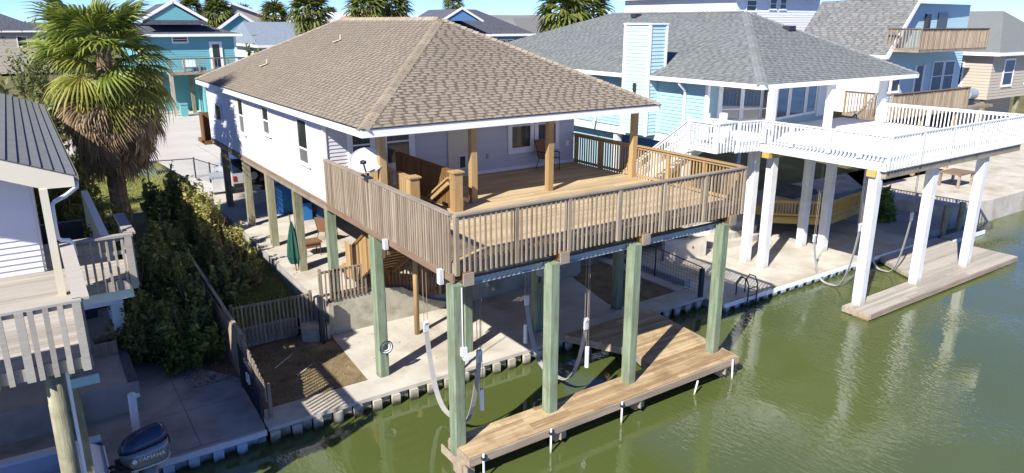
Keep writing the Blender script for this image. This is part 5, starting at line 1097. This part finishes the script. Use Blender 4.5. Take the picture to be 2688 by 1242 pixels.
# ------------------------------------------------------------------ houses behind
def box_house(name, label, x0, x1, y0, y1, zb, zf, ze, m, mr, ridge, rz, over=0.5, wins=(), axis='Y', hip=0.0, fas='trim', stilts=True, gable_m=None, under=None):
    t = thing(name, label, 'house', ((x0+x1)/2,(y0+y1)/2,zb))
    w = part('wall', MB().box(x0,x1,y0,y1,zf,ze-0.02), m, t)
    part('siding', siding(w, WALLY(y0,x0), x1-x0, zf, ze-0.05, 0.22, m, single=False), m, w)
    part('siding', siding(w, (V((x0,y1,0)),V((0,-1,0)),V((-1,0,0))), y1-y0, zf, ze-0.05, 0.22, m, single=False), m, w)
    X0, X1, Y0, Y1 = x0-over, x1+over, y0-over, y1+over
    if axis == 'Y':
        rx = ridge if ridge else (x0+x1)/2
        vs = [(X0,Y0,ze),(X1,Y0,ze),(X1,Y1,ze),(X0,Y1,ze),(rx,Y0+hip,rz),(rx,Y1-hip,rz)]; fs = [(0,1,4),(1,2,5,4),(2,3,5),(3,0,4,5)]
        gf = [(0,1,4)]
    else:
        ry = ridge if ridge else (y0+y1)/2
        vs = [(X0,Y0,ze),(X1,Y0,ze),(X1,Y1,ze),(X0,Y1,ze),(X0+hip,ry,rz),(X1-hip,ry,rz)]; fs = [(0,1,5,4),(1,2,5),(2,3,4,5),(3,0,4)]
        gf = [(3,0,4)]
    if hip: part('roof', MB().add(vs, fs), mr, t)
    else:
        gfs = [f for f in fs if len(f) == 3]; part('roof', MB().add(vs, [f for f in fs if len(f) == 4]), mr, t)
        for f in gfs:
            c = sum((V(vs[i]) for i in f), V())/3; d = V((0,over*0.6*(1 if c.y < (y0+y1)/2 else -1),0)) if axis == 'Y' else V((over*0.6*(1 if c.x < (x0+x1)/2 else -1),0,0))
            part('gable', MB().poly([V(vs[i])+d for i in f]), gable_m or m, t)
        for f in gfs:
            a, b, p = (V(vs[i]) for i in f); part('rake_trim', MB().bar(a,p,0.08,0.3).bar(b,p,0.08,0.3), fas, t)
    part('fascia', MB().box(X0-0.03,X1+0.03,Y0-0.05,Y0-0.005,ze-0.22,ze+0.02).box(X0-0.05,X0-0.005,Y0,Y1,ze-0.22,ze+0.02), fas, t)
    for (side, u0, u1, v0, v1) in wins:
        F_ = (V((0,y0-0.026,0)),V((1,0,0)),V((0,-1,0))) if side == 'F' else (V((x0-0.026,0,0)),V((0,1,0)),V((-1,0,0)))
        window(t, F_, u0, u1, v0, v1, 0.12, 0.5, 'glass')
    if stilts and zf > zb+1:
        for x in (x0+0.3,(x0+x1)/2,x1-0.3):
            for y in (y0+0.3,y1-0.3): part('pile', MB().box(x-0.15,x+0.15,y-0.15,y+0.15,zb,zf), 'pile_olive', t)
        part('ground_wall', MB().box(x0+2.2,x1-0.2,y0+3,y0+3.2,zb,zf), under or m, t)
    return t
# teal house across the street
th_ = box_house('teal_house', 'bright teal stilt house with gabled dark roof across the street', 2.3, 10.9, 62, 75, 1.6, 5.6, 8.95, 'siding_teal', 'shingle_slate', 5.75, 10.4, 0.6, (('F',5.4,6.6,8.28,8.66),), 'Y', hip=3.0)
part('door', MB().frame((V((0,61.97,0)),V((1,0,0)),V((0,-1,0))),8.75,9.4,5.95,8.0,0,0.06), 'glass', th_)
part('door_trim', MB().frame((V((0,61.97,0)),V((1,0,0)),V((0,-1,0))),8.5,8.75,5.7,8.25,0,0.08).frame((V((0,61.97,0)),V((1,0,0)),V((0,-1,0))),9.4,9.65,5.7,8.25,0,0.08).frame((V((0,61.97,0)),V((1,0,0)),V((0,-1,0))),8.75,9.4,8.0,8.25,0,0.08), 'trim', th_)
part('roof_dormer', MB().extr([(3.1,61.6,10.2),(8.2,61.6,10.2),(5.7,61.6,11.75)],(0,9,0)), 'shingle_slate', th_)
part('dormer_gable', MB().extr([(3.5,61.5,10.2),(7.8,61.5,10.2),(5.7,61.5,11.5)],(0,0.08,0)), 'siding_teal', th_)
part('dormer_trim', MB().bar((2.8,61.4,10.15),(5.7,61.4,11.85),0.1,0.25).bar((8.5,61.4,10.15),(5.7,61.4,11.85),0.1,0.25), 'trim', th_)
part('gable_base', MB().box(3.0,8.3,61.45,61.6,9.8,10.2), 'shingle_slate', th_)
part('corner_trim', MB().box(10.8,11.0,61.9,62.05,5.6,8.8).box(2.25,2.45,61.9,62.05,5.6,8.8), 'trim', th_)
part('balcony_floor', MB().box(4.5,11.5,60.3,61.97,5.35,5.6), 'wood_weather_h', th_)
railing(th_, (4.5,60.35), (11.4,60.35), 5.6, 6.85, 5.6, (0.05,1.3,2.6,3.9,5.2,6.8), 'metal', 'wood_weather_h', 'wood_weather', sp=0.3, bw=0.025, post=0.14)
for x in (4.6,8.0): piece('balcony_post', (0.3,0.3,3.75), 'siding_tan', (x,60.5,3.475), th_)
part('garage_wall', MB().box(7.3,7.45,60.6,70,1.6,5.35), 'siding_teal', th_); part('inner_door', MB().box(5.6,6.5,65.8,65.9,1.65,4.2), 'trim', th_)
t = thing('recycling_bin', 'turquoise recycling bin by the teal house carport post', 'bin', (5.0,60,1.6)); part('bin_body', MB().box(4.95,5.55,59.7,60.3,1.62,2.7), 'siding_teal', t); part('lid', MB().box(4.9,5.6,59.65,60.35,2.703,2.8), 'siding_teal', t)
t = thing('porch_chair', 'light blue folding chair on the teal house balcony', 'chair', (6.3,61,5.6)); part('seat', MB().box(5.9,7.0,60.8,61.5,5.95,6.05), 'siding_bluewhite', t); part('backrest', MB().box(5.9,7.0,61.5,61.56,6.05,6.75), 'siding_bluewhite', t)
for x in (6.0,6.9): part('leg', MB().box(x-0.03,x+0.03,61.1,61.16,5.6,5.95), 'metal', t)
box_house('tan_house', 'tan gabled house beyond the teal house', 15.0, 26.0, 90, 104, 1.6, 2.0, 9.3, 'siding_tan', 'shingle_slate', 17.6, 12.4, 0.5, (('F',21,22.2,7.2,8.6),), 'Y', stilts=False)
box_house('small_teal_gable_house', 'small teal gabled house tucked behind the teal house roof', 13.0, 18.0, 78, 88, 1.6, 2.0, 9.0, 'siding_bluewhite', 'shingle_slate', 0, 11.0, 0.4, (), 'Y', stilts=False, gable_m='siding_teal')
box_house('slate_roofed_house', 'low house with broad blue grey roof behind the tan ridge', 14.5, 30, 66, 80, 1.6, 2.0, 7.7, 'siding_bluewhite', 'shingle_bluegrey', 0, 10.05, 0.5, (), 'X', hip=0.6, stilts=False)
box_house('turquoise_gable_house', 'distant white roofed house with turquoise gable', 26, 33, 96, 108, 1.6, 2, 9.2, 'siding_bluewhite', 'roof_pale', 0, 11.2, 0.5, (), 'Y', stilts=False, gable_m='siding_teal')
box_house('white_roofed_house', 'distant house with a bright white metal roof', 38, 50, 118, 130, 1.6, 2, 9.3, 'white_paint', 'roof_pale', 0, 11.8, 0.5, (), 'X', hip=1, stilts=False)
box_house('terracotta_house', 'distant house with an orange terracotta wall behind the palms', 35, 42, 86, 96, 1.6, 2, 10.6, 'roof_terra', 'roof_terra', 0, 11.8, 0.4, (), 'Y', hip=2, stilts=False)
nh = box_house('navy_house', 'blue house with dark slate roof and small gable', 30.5, 40.0, 54, 66, 1.6, 4.8, 8.85, 'siding_navy', 'shingle_slate', 60, 11.45, 0.6, (('F',36.3,37.0,6.2,8.2),('F',37.3,38.0,6.2,8.2)), 'X', hip=3.6)
part('gable_roof', MB().extr([(28.9,52.9,10.25),(33.2,52.9,10.25),(31.0,52.9,11.35)],(0,7,0)), 'shingle_slate', nh); part('gable', MB().extr([(29.2,52.8,10.2),(32.9,52.8,10.2),(31.0,52.8,11.15)],(0,0.08,0)), 'siding_navy', nh)
part('gable_trim', MB().bar((28.6,52.75,10.15),(31.0,52.75,11.42),0.1,0.2).bar((33.5,52.75,10.15),(31.0,52.75,11.42),0.1,0.2), 'trim', nh)
box_house('pale_grey_house', 'house with light grey roof between navy house and blue house', 44, 58, 60, 76, 1.6, 2, 7.9, 'siding_bluewhite', 'shingle_grey2', 0, 10.6, 0.6, (('F',47,48,5.5,7),), 'X', hip=4, stilts=False)
box_house('white_blue_house', 'white and blue sided house behind the grey hip roof', 45, 57, 30, 44, 1.6, 4.6, 12.4, 'white_paint', 'shingle_slate', 0, 15, 0.5, (('F',46.4,47.6,11.1,11.9),('F',49.6,50.4,11.3,12.1),('F',51.0,51.8,11.3,12.1)), 'X', hip=3)
for i, (x, y, w, d, ze, rz, mw, mr, lab) in enumerate((
    (-60,70,12,12,8,11,'siding_tan','shingle_slate','tan house with slate roof beyond the palm far left'),(-40,95,12,12,8.5,11.2,'siding_bluewhite','shingle_grey2','pale house with grey roof beyond the palm'),
    (-14,130,12,12,8.6,11.4,'siding_tan','shingle_slate','far tan house left of the teal house'),(62,95,14,12,8.8,11.3,'siding_tan','shingle_grey2','distant tan house with grey roof right of the big palm'),(84,120,14,12,9,11.6,'siding_bluewhite','shingle_slate','distant pale house with slate roof right of centre'),
    (58,150,16,12,9,12,'white_paint','shingle_grey2','far white house with pale grey roof'),(20,150,14,12,9.2,12,'siding_cream','shingle_grey','far cream house left of centre'),(75,60,14,14,8.2,11,'siding_cream','shingle_grey2','cream house with grey roof right of the navy house'),
    (100,85,16,14,8.6,11.4,'siding_bluewhite','shingle_grey','pale blue house behind the grey ridge'),(62,24,14,14,8,12,'siding_cream','shingle_grey','cream house behind the gabled blue house'),(120,60,18,14,8.4,11.4,'siding_tan','shingle_slate','tan house far right behind the gables'))):
    box_house('distant_house', lab, x, x+w, y, y+d, 1.6, 2.0, ze, mw, mr, 0, rz, 0.5, (('F',x+2,x+3.2,ze-2.4,ze-0.9),('F',x+w-4,x+w-2.8,ze-2.4,ze-0.9)), 'X' if i % 2 else 'Y', hip=2.5 if i % 3 else 0.0, stilts=False)
box_house('end_lot_house', 'tan stilt house beyond the gabled blue house', 52, 64, 12, 25, 1.3, 4.6, 8.0, 'siding_tan', 'shingle_grey', 0, 11, 0.6, (('F',54,55.5,5.6,7.4),('F',58,59.5,5.6,7.4),('L',14,15.2,5.6,7.2),('L',19,20.2,5.6,7.2)), 'Y', hip=3)

# ------------------------------------------------------------------ vegetation
def fan_frond(seed, pet=1.3, fan=1.3, nb=26, spread=115, droop=0.35, limp=0.0):
    rg = random.Random(seed); mb = MB()
    mb.bar((0,0,0),(pet*0.6,0,0.05),0.035,0.02); mb.bar((pet*0.6,0,0.05),(pet,0,0.04),0.028,0.016)
    for k in range(nb):
        a = R(-spread+2*spread*k/(nb-1)); da = R(spread/(nb-1)); L_ = fan*(0.78+0.22*math.cos(a*0.7))*rg.uniform(0.88,1.08)
        fold = 0.035 if k % 2 else -0.0
        def P(r, an, z): 
            an2 = an*(1-limp*0.55*r/fan)
            return (pet+r*math.cos(an2), r*math.sin(an2), 0.04+z-droop*(r/fan)**2.2*fan-limp*0.2*r)
        r1, r2 = L_*0.5, L_*0.8; w = da*0.95; dz = rg.uniform(-.03,.03)
        vs = [(pet,0,0.04),P(r1,a-w,0),P(r1,a,fold+0.03),P(r1,a+w,0),P(r2,a-w*0.42,dz-0.02),P(r2,a+w*0.42,dz-0.02),P(L_,a+rg.uniform(-.04,.04),dz-0.10-rg.uniform(0,.16))]
        mb.add(vs, [(0,1,2),(0,2,3),(1,4,2),(2,4,5),(2,5,3),(4,6,5)])
    return mb
FR = [fan_frond(i, droop=0.22+0.1*(i%3)).mesh('frond','frond') for i in range(4)]
FRY = [fan_frond(10+i, droop=0.5, limp=0.35).mesh('frond','frond_yellow') for i in range(3)]
FRD = [fan_frond(20+i, pet=0.7, fan=1.35, nb=16, spread=70, droop=0.12, limp=0.9).mesh('dead_frond','frond_dead') for i in range(4)]
def aim(direction, roll=0.0):
    d = V(direction).normalized(); up = V((0,0,1)); s = up.cross(d)
    if s.length < 1e-3: s = V((0,1,0))
    s.normalize(); n = d.cross(s); m = Matrix((d,s,n)).transposed(); return (m @ Matrix.Rotation(roll,3,'X')).to_euler()
PB = V((-4.65,17.8,1.5)); PTOP = V((-4.4,18.0,9.2))
palm = thing('fan_palm', 'big fan palm with brown skirt of dead fronds at left', 'palm tree', PB)
tp = [PB+(PTOP-PB)*(i/14)+V((0.05*math.sin(i),0,0)) for i in range(15)]
part('trunk', MB().tube(tp, [0.34-0.008*i+0.025*(i%2) for i in range(15)], 12), 'trunk', palm)
rg = random.Random(5)
for i in range(64):
    t_ = i/64; el = R(84-142*t_**0.85+rg.uniform(-17,17)); az = i*2.39996+rg.uniform(-.25,.25)
    d = V((math.cos(el)*math.cos(az), math.cos(el)*math.sin(az), math.sin(el)))
    base = PTOP+V((0,0,-0.1-0.9*t_))+V((d.x,d.y,0))*0.16; src = rg.choice(FR) if (t_ < 0.5 and rg.random() < 0.88) or rg.random() < 0.25 else rg.choice(FRY)
    o = link('frond', src, palm, base, aim(d, rg.uniform(-.5,.5))); s_ = rg.uniform(0.78,1.12)*(0.8 if el > R(60) else 1.0); o.scale = (s_,s_,s_)
for i in range(190):
    t_ = i/190; el = R(-40-42*min(1,t_*1.2)+rg.uniform(-9,9)); az = i*2.39996+rg.uniform(-.3,.3); d = V((math.cos(el)*math.cos(az), math.cos(el)*math.sin(az), math.sin(el)))
    z = 7.9-1.9*t_; base = V((PTOP.x,PTOP.y,z))+V((math.cos(az),math.sin(az),0))*(0.35+0.45*rg.random())
    o = link('dead_frond', rg.choice(FRD), palm, base, aim(d, rg.uniform(-.7,.7))); s_ = rg.uniform(0.72,1.05); o.scale = (s_,s_*0.95,s_)

# far palms: trunk + crown
def far_palm_meshes(seed, n=46):
    rg = random.Random(seed); mb = MB()
    for i in range(n):
        t_ = i/n; el = R(80-130*t_+rg.uniform(-8,8)); az = i*2.39996+rg.uniform(-.2,.2); d = V((math.cos(el)*math.cos(az),math.cos(el)*math.sin(az),math.sin(el)))
        f = fan_frond(seed*50+i, pet=0.9, fan=1.15, nb=11, spread=105, droop=0.4); rot = aim(d, rg.uniform(-.5,.5)).to_matrix()
        mb.add([rot @ V(v)+V((0,0,-0.5*t_)) for v in f.v], f.f)
    return mb.mesh('crown','palm_far')
CR = [far_palm_meshes(i) for i in range(3)]
SK = MB(); rg = random.Random(77)
for i in range(60):
    az = i*2.4; z = -0.6-1.4*rg.random(); r = 0.3+0.35*rg.random(); p = V((math.cos(az)*0.2,math.sin(az)*0.2,z)); q = V((math.cos(az)*r,math.sin(az)*r,z-1.0)); SK.bar(p,q,0.22,0.03)
SKM = SK.mesh('skirt','frond_dead')
def far_palm(label, x, y, zt, s=1.0, k=0, group='palms behind the houses'):
    t = thing('background_palm', label, 'palm tree', (x,y,1.6), group)
    part('trunk', MB().tube([(x,y,1.5),(x+0.1,y,(zt+1.6)/2),(x,y,zt)],[0.28*s,0.22*s,0.2*s],8), 'trunk', t)
    o = link('crown', CR[k%3], t, (x,y,zt), (0,0,k*1.3)); o.scale = (s,)*3
    o = link('skirt', SKM, t, (x,y,zt-0.1), (0,0,k)); o.scale = (s,)*3
for i, (px, py, Y, s, lab) in enumerate(((690,38,75,1.0,'small palm left of the slate blue roof'),(778,28,60,1.25,'palm standing left of the tan roof ridge'),(925,22,50,1.2,'left palm of the pair behind the tan ridge'),(975,18,52,1.35,'right palm of the pair behind the tan ridge'),
      (1420,22,40,1.5,'big palm left of the grey hip roof, left of its pair'),(1470,20,42,1.5,'big palm left of the grey hip roof, right of its pair'),(1140,8,90,1.0,'small far palm above the navy roof'),(1668,28,70,1.3,'palm crown showing over the grey ridge'),(1745,14,80,0.9,'thin palm over the grey ridge'),
      (548,32,80,1.1,'palm between teal roof and tan gable'),(478,22,95,1.0,'far palm right of the teal gable peak'),(610,40,100,1.0,'far palm in front of the distant roofs'),(830,38,130,1.0,'far palm by the white roof'),(1840,20,110,1.0,'far palm beside the white and blue house'))):
    p = at(px, py, Y=Y); far_palm(lab, p.x, p.y, p.z, s, i)
# shrubs
def shrub_mesh(seed, n, R3, leaf, m, clumps=44):
    r_ = np.random.RandomState(seed); cs = r_.normal(size=(clumps,3)); cs /= np.linalg.norm(cs,axis=1)[:,None]; cs *= r_.uniform(0.3,0.98,clumps)[:,None]; cs[:,2] = np.abs(cs[:,2])*1.0-0.15
    rad = r_.uniform(0.10,0.32,clumps); wt = rad**2; wt /= wt.sum(); idx = r_.choice(clumps, n, p=wt); d = r_.normal(size=(n,3)); d /= np.linalg.norm(d,axis=1)[:,None]
    P = cs[idx]+d*(r_.uniform(0.15,1.0,n)**0.5)[:,None]*rad[idx][:,None]
    k = n//8; sp = r_.randint(0,clumps,k); t = r_.uniform(0,1,k); dirs = cs+np.array((0,0,0.45)); dirs /= np.linalg.norm(dirs,axis=1)[:,None]   # sprigs poking out
    P[:k] = cs[sp]+dirs[sp]*(rad[sp]*(0.6+1.1*t))[:,None]+r_.normal(0,0.035,(k,3))
    P *= np.array(R3); P[:,2] = np.maximum(P[:,2], -0.1)
    q = leaf_quads(P, leaf, rng=r_); c = q.mean(1,keepdims=True); sc = r_.choice((0.6,0.9,1.35), n)[:,None,None]
    return quads('foliage', c+(q-c)*sc, m)
def stems(seed, h, r, n=12):
    rg = random.Random(seed); mb = MB()
    for i in range(n):
        a = rg.uniform(0,6.28); q = rg.uniform(0.3,0.8)*r; mb.tube([(0,0,-0.1),(q*0.4*math.cos(a),q*0.4*math.sin(a),h*0.5),(q*math.cos(a),q*math.sin(a),h)],[0.035,0.025,0.012],6)
    return mb.mesh('stems','stem')
SHM = {}
def shrub(label, x, y, z, rx, ry, h, m='leaf', n=2600, leaf=0.075, seed=0, flowers=0, group='shrubs along the left fence'):
    t = thing('shrub', label, 'shrub', (x,y,z), group)
    link('foliage', shrub_mesh(seed, n, (rx,ry,h), leaf, m), t, (x,y,z+0.12*h))
    link('stems', stems(seed, h*0.85, min(rx,ry)), t, (x,y,z))
    if flowers: link('flowers', shrub_mesh(seed+500, flowers, (rx*1.04,ry*1.04,h*1.03), leaf*0.8, 'flower'), t, (x,y,z+0.12*h))
SH = [(-5.2,8.9,0.7,0.9,0.9,1.9,'leaf_dark',3000,'dark leafy shrub at the corner of the raised slab'),(-4.2,8.3,0.6,0.85,0.9,1.9,'leaf_bright',3600,'feathery green shrub nearest the grey slab'),(-3.85,9.9,0.9,0.6,1.0,1.9,'leaf',3200,'olive shrub behind the feathery green one'),
      (-5.1,10.8,1.1,1.1,1.2,2.6,'leaf_dark',3600,'dark tall shrub beside the left house wall'),(-4.0,12.0,1.2,0.85,1.2,2.0,'leaf',3400,'olive shrub at the middle of the fence row'),(-5.3,13.2,1.3,1.1,1.2,2.8,'leaf_dark',3400,'dark shrub behind the neighbour\'s balcony rail'),
      (-3.8,14.2,1.3,0.95,1.3,2.1,'leaf',3400,'brownish olive shrub before the palm trunk'),(-2.75,10.5,1.1,0.42,0.8,1.5,'leaf',2400,'reddish olive shrub leaning over the lawn'),(-1.85,12.2,1.2,0.7,0.8,1.9,'leaf_light',3400,'sunlit shrub with pinkish blossom nearest the patio'),
      (-2.05,14.2,1.3,0.85,1.1,2.35,'leaf_light',4400,'large sunlit yellow green shrub by the lawn'),(-2.05,17.2,1.5,0.9,1.3,2.3,'leaf_light',4400,'sunlit yellow green shrub behind the blossoming one'),(-2.6,20.2,1.6,1.2,1.2,2.2,'leaf',3400,'shrub behind the fan palm trunk'),
      (-6.3,21.5,1.6,1.5,1.4,4.2,'leaf_light',3600,'yellow green bush beside the grey roof edge'),(-7.6,24.5,1.6,1.8,1.6,4.8,'leaf_light',3800,'tall yellow green bush left of the palm'),(-6.8,17.5,1.5,1.2,1.4,4.0,'leaf_dark',3200,'dark tall bush behind the left roof')]
for i, (x, y, z, rx, ry, h, m, n, lab) in enumerate(SH): shrub(lab, x, y, z, rx, ry, h, m, int(n*1.7), 0.085 if y < 18 else 0.12, 100+i, flowers=260 if 'blossom' in lab and 'pinkish' in lab else 0)
p = at(662,125,Y=48); shrub('round dark tree between slate roof and tan roof', p.x, p.y, 4.0, 2.0, 2.0, 4.6, 'leaf_dark', 4200, 0.2, 140, group='street trees')
shrub('bright broad-leaved plant under the white deck corner', 27.6, 5.6, 0.5, 0.6, 0.6, 1.7, 'leaf_bright', 900, 0.14, 150, group='street trees')
shrub('small leafy tree behind the blue house stilts', 14.2, 22.0, 1.6, 1.2, 1.2, 3.2, 'leaf_light', 2600, 0.12, 151, group='street trees')
for i, (x, y, r, h, m, lab) in enumerate(((-8.5,36,2.6,5.5,'leaf','olive tree across the verge behind the palm'),(-5.5,55,3.0,6.5,'leaf_dark','dark tree left of the teal house'),(-11,58,3.4,7.0,'leaf','broad tree far left across the street'),(-14.5,44,3.0,6.5,'leaf_light','yellow green tree at the far left edge'),(-1.5,66,2.8,6.5,'leaf','tree beside the teal house wall'),(-18,70,4,8,'leaf_dark','dark tree farthest left on the street'))):
    shrub(lab, x, y, 1.6, r, r, h, m, 3600, 0.2, 160+i, group='street trees')
# fallen leaves by the slab
C = np.random.uniform((-4.6,6.6,0.515),(-3.4,8.0,0.535),(260,3)); o = link('fallen_leaves', quads('fallen_leaves', leaf_quads(C,0.05,2.0), 'frond_dead')); o['kind'] = 'stuff'
for nm, lo, hi, n_ in (('leaf_litter',(-3.1,4.5,0.5),(-0.4,8.3,0.515),160),('patio_litter',(-0.3,8.4,1.70),(2.5,12.5,1.705),110),('slab_litter',(0.2,4.5,0.52),(4.0,7.7,0.53),70)):
    C = np.random.uniform(lo, hi, (n_,3)); 
    if nm == 'patio_litter': C[:,2] = 1.675+(C[:,1]-8.0)/15.4*0.27
    o = link(nm, quads(nm, leaf_quads(C,0.035,3.0), 'frond_dead')); o['kind'] = 'stuff'
# grass on the lawns
def grass(name, x0, x1, y0, y1, n, h, zfun, m):
    r_ = np.random.RandomState(3); x = r_.uniform(x0,x1,n); y = r_.uniform(y0,y1,n); z = np.array([zfun(v) for v in y])
    a = r_.uniform(0,6.28,n); hh = h*r_.uniform(0.5,1.3,n); w = 0.012; dx, dy = np.cos(a)*w, np.sin(a)*w; lx, ly = r_.normal(0,0.4,n)*hh, r_.normal(0,0.4,n)*hh
    P = np.stack([np.stack([x-dx,y-dy,z],1),np.stack([x+dx,y+dy,z],1),np.stack([x+dx*.3+lx,y+dy*.3+ly,z+hh],1),np.stack([x-dx*.3+lx,y-dy*.3+ly,z+hh],1)],1)
    o = link(name, quads(name, P, m)); o['kind'] = 'stuff'
grass('lawn_grass', -3.15, -0.5, 8.75, 24.4, 26000, 0.07, lambda y: gz(y)+0.012, 'leaf')
grass('verge_grass', -6.5, -0.6, 24.6, 38, 16000, 0.09, lambda y: 1.612, 'leaf_light')
grass('dirt_weeds', -3.0, -0.4, 4.5, 7.8, 500, 0.06, lambda y: 0.495, 'leaf_light')
# leafless sticks on the dirt
for i, (a, b, lab) in enumerate((((-2.3,6.6,0.51),(-1.6,7.2,0.53),'long pale stick lying across the shaded dirt patch'),((-1.9,5.8,0.51),(-1.35,6.2,0.53),'short pale stick on the dirt nearer the seawall'))):
    solo('stick', MB().tube([a, ((a[0]+b[0])/2+0.02,(a[1]+b[1])/2,0.53), b], [0.018,0.015,0.008], 6), 'siding_cream', lab, 'stick')
# far tree line
r_ = np.random.RandomState(9); n = 42000; nt_ = 420
cx_ = r_.uniform(-300,460,nt_); cy_ = r_.uniform(150,460,nt_); hh_ = r_.uniform(4,10,nt_); idx = r_.randint(0,nt_,n)
d = r_.normal(size=(n,3)); d /= np.linalg.norm(d,axis=1)[:,None]; d *= r_.uniform(0.3,1,n)[:,None]**0.5
P = np.stack([cx_[idx]+d[:,0]*3.2, cy_[idx]+d[:,1]*3.2, 1.6+hh_[idx]*(0.62+0.4*d[:,2])],1)
o = link('far_treeline', quads('far_treeline', leaf_quads(P,0.55,rng=r_), 'palm_far')); o['kind'] = 'stuff'
